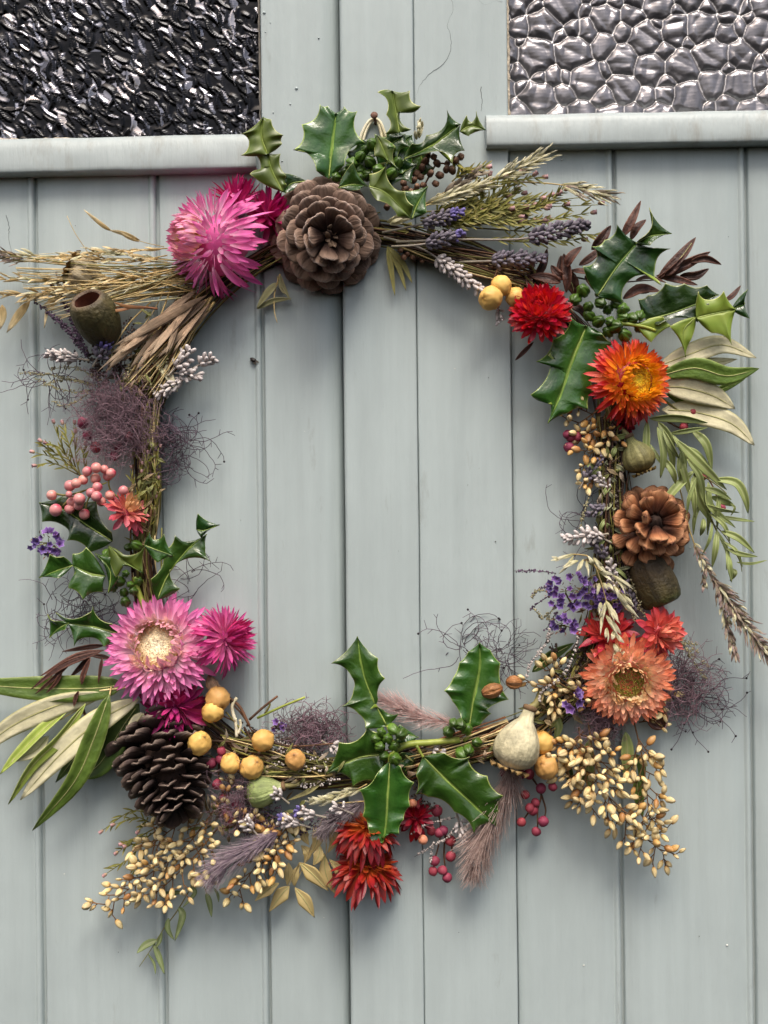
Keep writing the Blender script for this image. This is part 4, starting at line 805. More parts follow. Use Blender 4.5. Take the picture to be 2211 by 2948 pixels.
poppy('mottled green poppy head lying among the yellow berries', 23, (604, 1700, 70), .12, (536, 1716, 66), 33, [(0, '#9a9f78'), (.3, '#8f9a63'), (1, '#7a8a4c')], [(0, '#77803f'), (1, '#6a7040')], [(650, 1692, 62), (716, 1664, 52)], crownr=.3)
poppy('large cream poppy head hanging crown down by the brown nuts', 25, (1136, 1556, 82), .26, (1102, 1655, 96), 48, [(0, '#bdb592'), (.35, '#c0b898'), (.7, '#b0a786'), (.95, '#aca28c'), (1, '#a8a0a0')], [(0, '#c0ad85'), (.7, '#a48a5c'), (1, '#7d6238')], [(1158, 1520, 76), (1170, 1490, 68)], crownr=.8, ribamp=.012)
poppy('dull green poppy head tucked under the orange and yellow daisy', 26, (1364, 955, 66), .2, (1390, 1016, 72), 34, [(0, '#6d6f42'), (.4, '#77754a'), (.8, '#6f653c'), (1, '#5a4a2c')], [(0, '#6a5632'), (1, '#84703f')], [(1346, 930, 62), (1335, 915, 56)], crownr=.72)
NUT = M('brown_nut', [(0, '#6a4023'), (.4, '#9b6a3e'), (.8, '#8d5c34'), (1, '#5c3820')], rough=.5, noise=.3, nscale=160, bump=.8, bscale=300, streak=(.25, 18, 1))
for lab, a, b in (('brown grooved nut resting on the edge of the dark holly leaf', (1086, 1484, 86), (1041, 1499, 92)), ('brown grooved nut right of the holly leaf by the cream seeds', (1092, 1473, 84), (1128, 1474, 84))):
    A_, B_ = W(*a), W(*b); mb = MB(); d = unit(B_-A_); L_ = np.linalg.norm(B_-A_)
    lathe(mb, [(1, 0), (8, L_*.06), (14, L_*.28), (15.5, L_*.52), (13.5, L_*.76), (8, L_*.94), (4.5, L_*1.0), (1, L_*.99)], 24, lambda v, ph: 1+.05*math.cos(7*ph)-.18*abs(math.cos(1.5*ph+.4))**14, A_, d)
    single('brown_nut', lab, 'nut', mb, NUT, A_, 'pair of brown nuts')
# ---------------------------------------------------------------- berries
def berry_mesh(name, mat, wr, seed, n=30, k=20, tipdent=.04):
    mb = MB()
    def fn(d, th, ph):
        f = 1+wr*nz3(d+seed*3.1, 1.3)*1.3+wr*.7*nz3(d*2+seed, 2.2)-wr*1.1*(1-abs(math.sin(ph*2.5+3*nz3(d+seed, 1.5))))**3*math.sin(th)-wr*.6*(1-abs(nz3(d+seed*7, 2.6))*3)*(abs(nz3(d+seed*7, 2.6)) < .33)
        if th < .35: f -= tipdent*(1-th/.35)
        return f
    sphere(mb, A(0, 0, 0), 1, n, k, fn); return mb.mesh(name, mat)
YB = M('dry_yellow_berry', [(0, '#4d3318'), (.05, '#b08240'), (.12, '#d2a35c'), (.6, '#d8aa60'), (.95, '#b98443'), (1, '#7a4f26')], rough=.52, spec=.35, rnd=.18, noise=.4, nscale=110, bump=.8, bscale=260, hue=.01)
YBM = [berry_mesh('berry', YB, .085, s) for s in range(5)]
def berries(label, name, cat, pts, r, h, meshes, group, twigs=(), smat=STEM_B, jit=.12, ax=None):
    p0 = pts[0]; t = Thing(name, label, cat, W(p0[0], p0[1], h), group)
    for p in pts:
        rr_ = p[2] if len(p) > 2 else r; s = rr_*rr(1-jit, 1+jit) if len(p) < 3 else rr_
        X, Y, Z = frame(dirv(*(ax or (rr(-1, 1), rr(-1, 1), rr(-.2, 1)))), A(rr(-1, 1), -.3, rr(-1, 1)))
        t.inst('berry', R_.choice(meshes), X*s, Y*s*rr(.94, 1.08), Z*s, W(p[0], p[1], h+(p[3] if len(p) > 3 else rr(-8, 8))))
    for tw in twigs:
        mb = MB(); mb.tube(crv(W3(tw, h-10), 12), 2.3, 1.4, 6); t.part('twig', mb, smat)
    return t
G_ = 'wrinkled yellow berry sprigs'
berries('three wrinkled yellow berries left of the crimson daisy', 'berry_sprig', 'berries', [(1082, 618, 22, 4), (1059, 644, 25, 10), (1113, 642, 21, -6)], 23, 84, YBM, G_, [[(1080, 600), (1090, 620), (1100, 640)], [(1068, 600), (1075, 580)]])
berries('two wrinkled yellow berries touching right of the deep magenta daisy', 'berry_sprig', 'berries', [(470, 1510, 27, 0), (459, 1538, 23, 12)], 24, 74, YBM, G_, [[(490, 1510), (520, 1540), (545, 1580)], [(470, 1540), (510, 1560)]])
berries('five wrinkled yellow berries spread above the green poppy head', 'berry_sprig', 'berries', [(431, 1605, 26, 8), (568, 1600, 24, 2), (497, 1649, 22, 10), (544, 1657, 25, 2), (638, 1641, 22, 6)], 24, 78, YBM, G_,
        [[(456, 1600), (500, 1602), (560, 1600)], [(590, 1605), (640, 1612), (720, 1606)], [(560, 1650), (600, 1622), (640, 1610)], [(545, 1640), (545, 1680)], [(497, 1668), (505, 1700)], [(527, 1570), (545, 1600)]])
berries('two wrinkled yellow berries right of the large cream poppy head', 'berry_sprig', 'berries', [(1171, 1604, 25, -14), (1180, 1657, 26, 4)], 24, 70, YBM, G_, [[(1190, 1540), (1190, 1600), (1188, 1640)]])
PB = M('pink_berry', [(0, '#8a1e3a'), (.06, '#c23e58'), (.16, '#cc6c74'), (.45, '#d4928c'), (.8, '#cf8680'), (1, '#b0605e')], rough=.34, spec=.45, rnd=.16, noise=.24, nscale=180, hue=.015)
PBM = [berry_mesh('berry', PB, .02, s, 16, 10) for s in range(3)]
berries('bunch of smooth light pink berries on the left side', 'berry_bunch', 'berries', [q(21, p[:2])+((p[2] if len(p) > 2 else 31)*.335, rr(-14, 18)) for p in ((330, 720, 33), (355, 815, 40), (445, 660, 36), (555, 568), (612, 545, 33), (665, 555, 28), (707, 580), (685, 600), (608, 615, 33), (530, 622), (485, 645), (620, 668), (580, 705), (615, 728, 34), (645, 760), (505, 745, 38), (455, 765), (500, 785), (443, 808, 32), (538, 842, 35), (700, 720), (785, 690), (440, 715, 22))],
        11, 84, PBM, None, [Q(21, [(340, 710), (430, 720), (540, 690), (680, 640)]), Q(21, [(400, 790), (450, 740), (560, 680)]), Q(21, [(540, 830), (560, 750), (600, 680)]), Q(21, [(690, 600), (700, 680), (760, 740)])], STEM_O, ax=(-.25, .1, .9))
RB = M('dusky_red_berry', [(0, '#5a1226'), (.06, '#7a2c3e'), (.5, '#963e50'), (1, '#7a2438')], rough=.6, spec=.3, rnd=.28, noise=.4, nscale=200, hue=.015)
RBM = [berry_mesh('berry', RB, .06, s, 14, 9) for s in range(3)]
G2 = 'dusky red peppercorn strings'
berries('dusky pink berries half buried in the purple smoke fluff at the left', 'berry_string', 'berries', Q(21, [(820, 350), (610, 415), (755, 415), (728, 470), (560, 340), (530, 260)]), 11.5, 58, RBM, G2, [Q(21, [(820, 350), (740, 440), (700, 500)])])
berries('string of dusky red berries between the dark cone and the green poppy head', 'berry_string', 'berries', Q(23, [(968, 138), (965, 190), (905, 215), (942, 352), (985, 437), (990, 510), (1085, 490), (1030, 580), (1060, 478), (1010, 545), (1045, 175)]), 10.5, 62, RBM, G2, [Q(23, [(960, 100), (950, 300), (990, 450), (1030, 580)])])
berries('string of dusky red berries hanging right of the dark red daisies', 'berry_string', 'berries', Q(24, [(1345, 960), (1320, 1345), (1380, 1340), (1410, 1385), (1330, 1280), (1432, 1250), (1430, 1150), (1360, 1100), (1310, 1090), (1385, 1085)]), 11.2, 46, RBM, G2, [Q(24, [(1350, 950), (1370, 1100), (1330, 1280), (1320, 1340)]), Q(24, [(1400, 1100), (1390, 1240), (1405, 1380)]), Q(24, [(1440, 1130), (1440, 1240)])])
berries('string of dusky red berries hanging below the large cream poppy head', 'berry_string', 'berries', Q(25, [(790, 1260), (865, 1250), (665, 1475), (805, 1470), (760, 1535), (755, 1350), (720, 1385), (690, 1300), (610, 1175), (665, 1170), (715, 1170), (740, 1400), (560, 1160)]), 10.8, 46, RBM, G2, [Q(25, [(720, 1170), (790, 1290), (770, 1400), (770, 1520)]), Q(25, [(790, 1290), (820, 1390), (810, 1460)]), Q(25, [(760, 1340), (700, 1430), (670, 1470)])])
berries('scattered dusky red berries among the narrow green leaves on the right', 'berry_string', 'berries', Q(26, [(1185, 187), (1130, 280), (1250, 595), (1365, 790)]), 9.5, 40, RBM, G2, [Q(26, [(1030, 250), (1130, 290), (1185, 200)]), Q(26, [(1200, 500), (1300, 630), (1360, 780)])])
berries('faded red berries at the left edge of the upper right seed spray', 'berry_string', 'berries', Q(26, [(420, 350), (460, 345), (410, 410), (400, 330)]), 11, 40, RBM, G2, [Q(26, [(420, 350), (520, 300)])])
berries('two small orange pink berries peeping out beside the lowest holly leaves', 'berry_string', 'berries', Q(24, [(1190, 915), (1400, 600), (1440, 610), (1255, 1145)]), 11, 62, [berry_mesh('berry', M('orange_pink_berry', [(0, '#7a4330'), (.1, '#bf7a5c'), (1, '#cf9274')], rough=.5, noise=.25), .05, 2)], G2)
# ---------------------------------------------------------------- seed sprays
SEED = M('cream_gold_seed', [(0, '#6a4520'), (.14, '#a57b42'), (.35, '#d6bc84'), (.8, '#e4d2a0'), (1, '#8a6634')], rough=.6, spec=.25, rnd=.2, noise=.26, nscale=500, hue=.006, bump=.4, bscale=1200, streak=(.18, 9, 1))
SEEDO = M('tan_seed', [(0, '#6a4420'), (.15, '#946535'), (.5, '#b98a50'), (.85, '#c9a268'), (1, '#8c6434')], rough=.45, rnd=.2, noise=.18, nscale=300, hue=.012)
def seed_mesh(mat, w):
    mb = MB(); lathe(mb, [(.05, 0), (w*.55, .05), (w*.9, .25), (w, .48), (w*.82, .72), (w*.45, .92), (.02, 1.04)], 12, lambda v, ph: 1+.05*math.cos(4*ph)-.2*abs(math.cos(1.5*ph))**12*math.sin(math.pi*v)); return mb.mesh('seed', mat)
SEM = [seed_mesh(SEED, .30), seed_mesh(SEED, .26), seed_mesh(SEEDO, .33), seed_mesh(SEED, .34)]
STALK = M('seed_stalk_brown', [(0, '#5c4024'), (1, '#7d5a34')], rough=.7, rnd=.2)
def spray(label, stems, at, h, nb, bl, ns, size=21, group='sprays of cream seed buds', tan=.12, side=70, smat=STALK, start=.1, gravity=.15):
    t = Thing('seed_spray', label, 'seeds', W(at[0], at[1], h), group); tw = MB(); used = []
    for st, cnt in stems:
        C = crv([A(p[0], p[1], (p[2] if len(p) > 2 else h)) for p in st], 40); cnt = int(cnt*1.45)
        m = MB(); m.tube([W(*c) for c in C], 1.9, .9, 5); t.part('stem', m, smat)
        for b in range(cnt):
            f = start+(1-start)*(b+rr(0, .9))/cnt; i = min(38, int(f*39)); p = C[i]; tg = unit(C[i+1]-C[i])
            sgn = 1 if b % 2 else -1; an = math.radians(rr(25, side))*sgn; d = A(tg[0]*math.cos(an)-tg[1]*math.sin(an), tg[0]*math.sin(an)+tg[1]*math.cos(an)+gravity, rr(-.25, .5)); d = unit(d)
            L_ = bl*rr(.55, 1.25)*(1-.45*f); e = p+d*L_; tw.tube([W(*p), W(*(p+d*L_*.5+A(0, 0, 2))), W(*e)], 1.35, 1.0, 4)
            for k in range(R_.randint(*ns)+3):
                s = p+d*L_*rr(.35, 1.05); dd = unit(d*.5+A(rr(-1, 1), rr(-.9, 1), rr(-.2, .9))); st_ = rr(5, 14)
                g = s+dd*st_
                if any((g[0]+dd[0]*8-a)**2+(g[1]+dd[1]*8-b_)**2 < 115 for a, b_ in used): continue
                used.append((g[0]+dd[0]*8, g[1]+dd[1]*8)); tw.tube([W(*s), W(*g)], 1.0, 1.1, 4)
                X, Y, Z = frame(W(*(g+dd*5))-W(*g), A(rr(-1, 1), -.6, rr(-1, 1))); sz = size*rr(.66, 1.16)
                t.inst('seed', R_.choice(SEM[:2]+SEM[3:]) if R_.random() > tan else SEM[2], X*sz*rr(.82, 1.1), Y*sz, Z*sz*rr(.82, 1.1), W(*g))
    t.part('seed_stalk', tw, smat, stuff=True)
    return t
spray('wide cream seed spray spreading out at the bottom left corner', [([(470, 1740, 56), (400, 1830, 62), (320, 1890, 60), (225, 1960, 48)], 17), ([(470, 1790, 58), (420, 1850, 66), (370, 1900, 64), (330, 1935, 52)], 9), ([(420, 1750, 50), (360, 1800, 54), (320, 1830, 54)], 6)], (470, 1750), 58, 10, 62, (2, 5), 21)
spray('cream seed spray over the cream dry leaves at the bottom', [([(660, 1740, 56), (610, 1800, 66), (560, 1860, 66), (505, 1940, 50)], 13), ([(610, 1790, 60), (590, 1840, 66), (580, 1880, 60)], 6)], (660, 1745), 60, 8, 50, (2, 5), 21, tan=.35)
spray('long cream seed cascade hanging at the lower right', [([(1270, 1560, 60), (1290, 1660, 70), (1340, 1760, 68), (1440, 1848, 54)], 21), ([(1370, 1560, 60), (1390, 1650, 70), (1400, 1740, 66), (1405, 1780, 60)], 14), ([(1250, 1570, 56), (1262, 1650, 64), (1275, 1745, 56)], 11)], (1280, 1565), 62, 16, 58, (3, 6), 23, side=75)
spray('short cream seed spray right of the yellow berries at the lower right', [([(1260, 1580, 56), (1235, 1620, 62), (1222, 1680, 56)], 6), ([(1250, 1590, 58), (1220, 1615, 62), (1200, 1640, 60)], 4)], (1262, 1580), 58, 8, 40, (2, 4), 22, tan=.35)
spray('tan seed spray hanging under the big glossy holly leaf on the right', [([(1310, 890, 46), (1290, 940, 54), (1280, 990, 54), (1272, 1040, 46)], 10), ([(1320, 900, 44), (1300, 930, 50), (1250, 950, 46)], 5), ([(1300, 880, 40), (1265, 905, 44), (1240, 920, 40)], 4)], (1310, 890), 48, 9, 44, (2, 4), 21, tan=.5)
spray('few cream seeds on twigs beside the two brown nuts', [([(1300, 1500, 60), (1230, 1490, 66), (1140, 1474, 68)], 6), ([(1240, 1490, 64), (1200, 1510, 66), (1185, 1540, 60)], 3), ([(1230, 1480, 60), (1190, 1450, 60), (1176, 1430, 56)], 3)], (1290, 1500), 62, 6, 28, (1, 3), 21, tan=.2)
spray('small cream seeds peeping out right of the peach orange daisy', [([(1400, 1560, 40), (1425, 1530, 46), (1440, 1500, 44)], 3), ([(1380, 1560, 42), (1420, 1555, 46)], 2)], (1400, 1560), 42, 3, 30, (1, 3), 21)
spray('small cream seeds tucked between the dark cone and the red berries', [([(470, 1760, 66), (490, 1730, 70), (500, 1680, 66)], 4), ([(480, 1790, 70), (520, 1780, 72), (560, 1770, 66)], 4)], (470, 1765), 66, 4, 26, (1, 3), 18, tan=.3)
# ---------------------------------------------------------------- lavender
def lav_mesh(mat, w=.24):
    mb = MB(); lathe(mb, [(.06, 0), (w*.7, .1), (w, .4), (w*.95, .7), (w*.75, .9), (w*.3, 1.0), (.02, .93)], 9, lambda v, ph: 1+.10*math.cos(4*ph)); return mb.mesh('floret', mat)
LG = lav_mesh(M('grey_purple_lavender', [(0, '#5c565c'), (.6, '#736c76'), (1, '#584e60')], rough=.8, rnd=.25, noise=.2))
LV = lav_mesh(M('violet_lavender', [(0, '#584f70'), (.6, '#665c94'), (1, '#7c72ae')], rough=.7, rnd=.2, noise=.2))
LW = lav_mesh(M('pale_lavender', [(0, '#aaa098'), (.6, '#c6bdba'), (1, '#ddd6d2')], rough=.8, rnd=.15, noise=.15), .23)
LT = lav_mesh(M('brown_gum_bud', [(0, '#3a281e'), (.7, '#6a4b38'), (.9, '#8d6a50'), (1, '#2c1b14')], rough=.6, rnd=.2, noise=.25), .38)
def lavender(label, a, b, r, mesh, stem=None, dens=9.0, per=7, vt=0.0, ln=15, group='lavender heads', name='lavender', cat='lavender', el=(22, 80), cap=True):
    A_, B_ = W(*a), W(*b); ax = unit(B_-A_); L_ = np.linalg.norm(B_-A_); X, Y, Z = frame(ax, (0, -1, .1)); t = Thing(name, label, cat, A_, group)
    mb = MB(); pts = ([W(*p) for p in stem] if stem else [A_-ax*20])+[A_, B_]; mb.tube(crv(pts, 14), 2.6, 1.8, 6); t.part('stem', mb, M('grey_stem', [(0, '#8e8672'), (1, '#8a8080')], rough=.8, noise=.2))
    n = max(2, int(L_/dens))
    for i in range(n):
        f = (i+.5)/n; rad_ = r*(.75+.35*math.sin(math.pi*min(1, f*1.05))-.35*f*f)
        for k in range(per):
            ph = 2*math.pi*(k+.5*(i % 2))/per+rr(-.2, .2); d0 = X*math.cos(ph)+Z*math.sin(ph)
            if d0[1] > .55: continue
            e = math.radians(rr(*el)); d = unit(d0*math.cos(e)+ax*math.sin(e)); s = ln*rr(.8, 1.15); x, y, z = frame(d, ax)
            m = mesh if not (vt and f > 1-vt and R_.random() < .75) else LV
            t.inst('floret', m, x*s, y*s, z*s, A_+ax*L_*f+d0*max(0, rad_-s*.6)*.75)
    return t
lavender('grey purple lavender head with a violet tip above its twin at the top', q(2, (165, 965))+(92,), q(2, (340, 912))+(92,), 17, LG, [q(2, (0, 1000))+(80,)], vt=.35)
lavender('grey purple lavender head with a violet tip below its twin at the top', q(2, (178, 1050))+(94,), q(2, (340, 1008))+(94,), 17, LG, [q(2, (40, 1060))+(80,)], vt=.3)
lavender('thick grey purple lavender head on a long pale stalk at the top right', q(2, (620, 1025))+(84,), q(2, (880, 965))+(86,), 21, LG, [q(2, (60, 1040))+(76,), q(2, (340, 1030))+(82,)], ln=17)
lavender('dark grey lavender head below the long stalked one, over the bronze leaves', q(5, (20, 515))+(72,), q(5, (330, 500))+(74,), 20, LG, [q(5, (-160, 520))+(66,)], ln=17)
lavender('small grey lavender head half behind the olive gum nut', q(3, (580, 900))+(74,), q(3, (640, 795))+(84,), 22, LG, ln=15, vt=.5)
lavender('long white lavender head slanting down to the yellow berries', q(4, (1185, 1075))+(72,), q(4, (1480, 1290))+(76,), 17, LW, [q(4, (880, 960))+(70,), q(4, (1060, 1010))+(72,)], dens=11, per=6, ln=18)
lavender('white lavender tuft just left of the crimson daisy', q(5, (70, 790))+(56,), q(5, (75, 870))+(58,), 12, LW, ln=14, per=5)
lavender('white lavender head poking out left below the gum nut', q(3, (480, 900))+(66,), q(3, (290, 872))+(66,), 17, LW, ln=16, per=6, dens=11)
lavender('white lavender head upper of the pair right of the dry sheaths', q(3, (1040, 960))+(70,), q(3, (1140, 850))+(74,), 20, LW, ln=18, per=6, dens=11)
lavender('white lavender head at the end of a side twig left of the door fly', q(3, (1180, 940))+(64,), q(3, (1270, 890))+(64,), 17, LW, ln=17, per=6, dens=10)
lavender('white lavender head lower of the pair right of the dry sheaths', q(3, (1060, 985))+(66,), q(3, (1190, 1000))+(70,), 18, LW, ln=17, per=6, dens=11)
lavender('white lavender head pointing down beside the smoke fluff', q(3, (1100, 1020))+(62,), q(3, (940, 1110))+(60,), 16, LW, ln=16, per=6, dens=11)
lavender('white lavender head above the pale oats on the right', q(26, (600, 960))+(78,), q(26, (380, 985))+(80,), 18, LW, ln=17, per=6, dens=11)
lavender('short white lavender head next to the orange brown cone', q(26, (640, 990))+(72,), q(26, (530, 930))+(76,), 16, LW, ln=16, per=6, dens=11)
for k, (a, b, lab) in enumerate((((360, 880), (310, 840), 'small white lavender tuft at the neck of the green poppy head'), ((180, 1090), (110, 1010), 'small white lavender tuft below the green poppy head'), ((480, 1050), (340, 1010), 'white lavender tuft over the seeds left of the bottom oats'), ((580, 990), (450, 960), 'white lavender tuft under the small pale oat at the bottom'), ((760, 960), (690, 930), 'white lavender tuft left of the lowest holly leaf'), ((660, 545), (710, 575), 'white lavender tuft above the bottom left holly leaf'), ((1480, 1010), (1520, 1150), 'grey lavender head hidden under the right bottom holly leaf'), ((1300, 570), (1380, 590), 'tiny lavender tuft under the thick green holly stem'))):
    lavender(lab, q(24, a)+(82 if k < 5 else 64,), q(24, b)+(88 if k < 5 else 68,), 16, LW, ln=15, per=6, dens=10, vt=.15 if k < 4 else 0)
for lab, a, b, r_, m_ in (('grey lavender head lying down the dark stems above the orange brown cone', (1262, 1040, 62), (1300, 985, 66), 15, LG), ('grey lavender head among dark stems left of the orange brown cone', (1316, 1090, 62), (1270, 1110, 66), 15, LG), ('pale lavender head under the tan seed spray on the right', (1320, 1060, 60), (1292, 1030, 64), 13, LW), ('grey lavender head over the dark stems below the white ones on the right', (1310, 1210, 62), (1280, 1160, 70), 15, LG), ('pale lavender head between the oats and the dark olive gum nut', (1330, 1290, 64), (1318, 1215, 70), 15, LW), ('grey lavender head right of the purple statice', (1372, 1330, 60), (1350, 1260, 66), 14, LG)):
    lavender(lab, a, b, r_, m_, ln=15, per=6, dens=10)
# small brown gum buds
def gumbuds(label, c, pts, r, h):
    x, y = q(c, pts[0]); t = Thing('gum_bud_cluster', label, 'gum buds', W(x, y, h), 'clusters of small brown gum buds')
    mb = MB(); mb.tube(crv(W3(Q(c, sorted(pts)[::3]), h-8), 20), 2.6, 1.8, 5); t.part('twig', mb, STEM_B)
    for p in pts:
        x, y = q(c, p); d = dirv(rr(-.8, .8), rr(-.9, .5), 1); X, Y, Z = frame(d, A(1, 0, .3)); s = r*rr(.8, 1.2); t.inst('bud', LT, X*s, Y*s, Z*s, W(x, y, h+rr(-10, 10))-Y*s*.5)
gumbuds('cluster of dark brown gum buds right of the topmost holly', 4, [(1340, 480), (1310, 500), (1260, 520), (1255, 555), (1160, 580), (1215, 590), (1200, 520), (1130, 510), (1110, 545), (1180, 480), (1145, 470), (1100, 600), (1060, 620), (1010, 670), (1040, 690), (1120, 650), (1190, 640), (1080, 580), (900, 780), (1000, 640), (1080, 660), (1290, 560)], 20, 66)
gumbuds('row of small brown gum buds under the white lavender at the top', 4, [(980, 1040), (1020, 1060), (1060, 1080), (1100, 1065), (1110, 1100), (1000, 1080), (1340, 1110), (1380, 1140), (1420, 1120), (1460, 1110), (1500, 1110), (1440, 1140), (1490, 1150), (1530, 1140), (1400, 1160), (1150, 1095), (1300, 1100)], 15, 54)
# ---------------------------------------------------------------- grasses and oats
def grass_mat(nm, a, b, c): return M(nm, [(0, a), (.5, b), (1, c)], rough=.5, spec=.4, rnd=.2, noise=.16, transl=.3, axis='V', streak=(.12, 7, 2), bump=.3, bscale=500)
OAT = grass_mat('pale_oat', '#b2ab74', '#dcd6b0', '#e6e0c6'); STR = grass_mat('golden_straw', '#bea066', '#dcc48e', '#ecdcb4'); TAN = grass_mat('tan_sheath', '#8a7058', '#b89c80', '#d2bca0'); PUR = grass_mat('purple_beige_spikelet', '#7a7048', '#a08a7a', '#a58f94'); GRYG = grass_mat('grey_spikelet', '#7a6a5c', '#a0917e', '#b5a890')
def spikelets(label, name, cat, at, blades, mats, stems=(), group=None, smat=STEM_S, part='spikelet', fold=.5, th=.7):
    t = Thing(name, label, cat, W(*at), group)
    for b in blades:
        pts, w = b[0], b[1]; mb = MB(); mat = R_.choice(mats) if len(b) < 3 else b[2]
        P = W3(pts, at[2]); mid = [P[0], (P[0]+P[-1])*.5+A(rr(-2, 2), -rr(1, 5), rr(-2, 2)), P[-1]] if len(P) == 2 else P
        blade(mb, mid, w, roll=rr(-.5, .5), fold=fold, th=th, n=8, m=3); t.part(part, mb, mat)
    for pts, r0, r1 in stems:
        mb = MB(); mb.tube(crv(W3(pts, at[2]-3), 16), r0, r1, 5); t.part('stem', mb, smat)
    return t
def head(c, a, b, n, L_, w, spread, h, awn=0):
    out = []; (ax, ay), (bx, by) = q(c, a), q(c, b); tg = unit(A(bx-ax, by-ay))[:2]; nr = A(-tg[1], tg[0])
    for i in range(n):
        f = i/n; s = (-1, 1, 0)[i % 3]*rr(.7, 1.1); p = A(ax+(bx-ax)*f, ay+(by-ay)*f)+nr*s*2; an = s*spread*(1-.3*f)
        d = tg*math.cos(an)+nr*math.sin(an); l = L_*rr(.8, 1.15)
        out.append(([tuple(p)+(h+rr(-4, 6),), tuple(p+d*l)+(h+rr(0, 14),)], w*rr(.8, 1.2)))
        if awn: out.append(([tuple(p+d*l*.7)+(h+4,), tuple(p+d*(l+awn*rr(.6, 1.2)))+(h+rr(4, 18),)], 2.4))
    return out
spikelets('pale ear of grass rising highest to the right at the top', 'grass_ear', 'grass', (1070, 380, 74), head(2, (480, 775), (680, 680), 24, 40, 5, .42, 82, awn=14), [OAT], [(Q(2, [(180, 880), (330, 830), (480, 775), (700, 665)]), 1.8, 1)], 'pale grass ears')
spikelets('pale ear of grass pointing right over the waxflower twigs', 'grass_ear', 'grass', (1215, 400, 74), head(2, (770, 795), (950, 838), 22, 40, 5, .38, 84, awn=14), [OAT, OAT, GRYG], [(Q(2, [(560, 780), (770, 795), (980, 845)]), 1.8, 1)], 'pale grass ears')
spikelets('pale green ear of grass lowest of the three, touching the holly', 'grass_ear', 'grass', (920, 440, 74), head(2, (190, 880), (430, 800), 26, 42, 5.5, .34, 80, awn=10), [OAT], [(Q(2, [(60, 930), (200, 880), (440, 790)]), 1.8, 1)], 'pale grass ears')
spikelets('dull grey ear of grass between the gum buds and the pale ears', 'grass_ear', 'grass', (960, 420, 64), head(2, (270, 830), (410, 745), 20, 30, 7, .4, 68), [GRYG], [(Q(2, [(180, 880), (280, 820), (440, 730)]), 1.6, 1)], 'pale grass ears')
spikelets('short pale grass ears standing up behind the topmost holly', 'grass_ear', 'grass', (895, 330, 40), head(4, (1085, 380), (1095, 300), 9, 24, 7, .3, 46)+head(4, (900, 880), (1060, 820), 14, 30, 8, .3, 66), [OAT], [], 'pale grass ears')
bl = []
for (x0, y0), (x1, y1), n, s in (((980, 240), (150, 300), 12, 1), ((990, 320), (60, 275), 16, 1), ((1000, 372), (200, 515), 20, 1), ((700, 470), (0, 520), 14, 1), ((980, 430), (130, 555), 14, -1), ((900, 400), (280, 440), 12, 1), ((960, 300), (560, 260), 10, 1), ((400, 430), (0, 420), 8, -1)):
    for i in range(int(n*1.9)):
        f = (i+rr(0, .8))/(n*1.9); x = x0+(x1-x0)*f; y = y0+(y1-y0)*f; l = rr(60, 120); a = math.atan2(y1-y0, x1-x0)+rr(-.5, .5)
        bl.append(([q(3, (x, y))+(rr(40, 74),), q(3, (x+l*math.cos(a), y+l*math.sin(a)))+(rr(44, 84),)], rr(2.8, 6)))
sts = [(Q(3, p), 1.4, .7) for p in ([(1000, 238), (600, 262), (150, 300)], [(1000, 320), (500, 300), (0, 270)], [(1010, 372), (500, 450), (200, 515), (0, 520)], [(980, 430), (400, 480), (130, 560)], [(930, 390), (280, 440), (0, 425)], [(1050, 470), (800, 500), (640, 560)], [(1000, 280), (700, 330), (420, 300)], [(1000, 410), (700, 440), (500, 400)])]
spikelets('golden oat straw fanned out to the left edge beside the pink daisy', 'oat_straw', 'dry grass', (360, 580, 50), bl, [STR, STR, OAT], sts)
spikelets('three big pale oat husks drooping at the far left', 'oat_husks', 'dry grass', (60, 650, 50), [(Q(3, [(180, 550), (110, 640), (40, 742)]), 17), (Q(3, [(12, 575), (20, 640), (0, 722)]), 16), (Q(3, [(340, 545), (300, 560), (262, 715)]), 12), (Q(3, [(345, 550), (300, 575), (240, 590)]), 14)], [STR], [(Q(3, [(130, 555), (185, 550), (250, 530)]), 1, .7)])
spikelets('single golden grass wisp floating above the straw at the left', 'grass_wisp', 'dry grass', (240, 500, 60), [(Q(3, [(835, 190), (740, 150), (650, 130)]), 9), (Q(3, [(665, 135), (600, 90), (500, 8)]), 9), (Q(3, [(830, 200), (760, 170), (700, 130)]), 6)], [STR], [(Q(3, [(980, 230), (835, 195), (660, 130), (560, 60)]), .9, .6), (Q(3, [(530, 270), (450, 150), (400, 45)]), .9, .7)])
spikelets('purple grey tip of fountain grass at the left edge', 'fountain_grass', 'grass', (20, 555, 50), head(3, (150, 310), (-60, 270), 22, 26, 4, .5, 54, awn=14), [GRYG, PUR], [(Q(3, [(700, 255), (400, 285), (150, 300), (-60, 275)]), 1.1, .8)], smat=STEM_D)
bl = [([(x0*1.0, y0, z), (x1, y1, z+8)], w, TAN) for (x0, y0, x1, y1, z, w) in [q(3, (a, b))+q(3, (c_, d_))+(rr(62, 82), w_) for a, b, c_, d_, w_ in [(a_+rr(-30, 30), b_+rr(-20, 20), c2+rr(-30, 30), d2+rr(-20, 20), w2*rr(.45, .8)) for _k in (0, 1) for a_, b_, c2, d2, w2 in ((1130, 540, 610, 955, 24), (1210, 535, 690, 835, 22), (1180, 560, 915, 880, 20), (1250, 560, 830, 900, 22), (1280, 560, 1040, 860, 16), (1100, 580, 760, 790, 18), (1150, 500, 880, 700, 20), (1230, 600, 960, 900, 18), (900, 740, 700, 850, 20), (1000, 700, 800, 960, 18), (860, 760, 640, 930, 14), (1100, 650, 1000, 870, 14))]]]
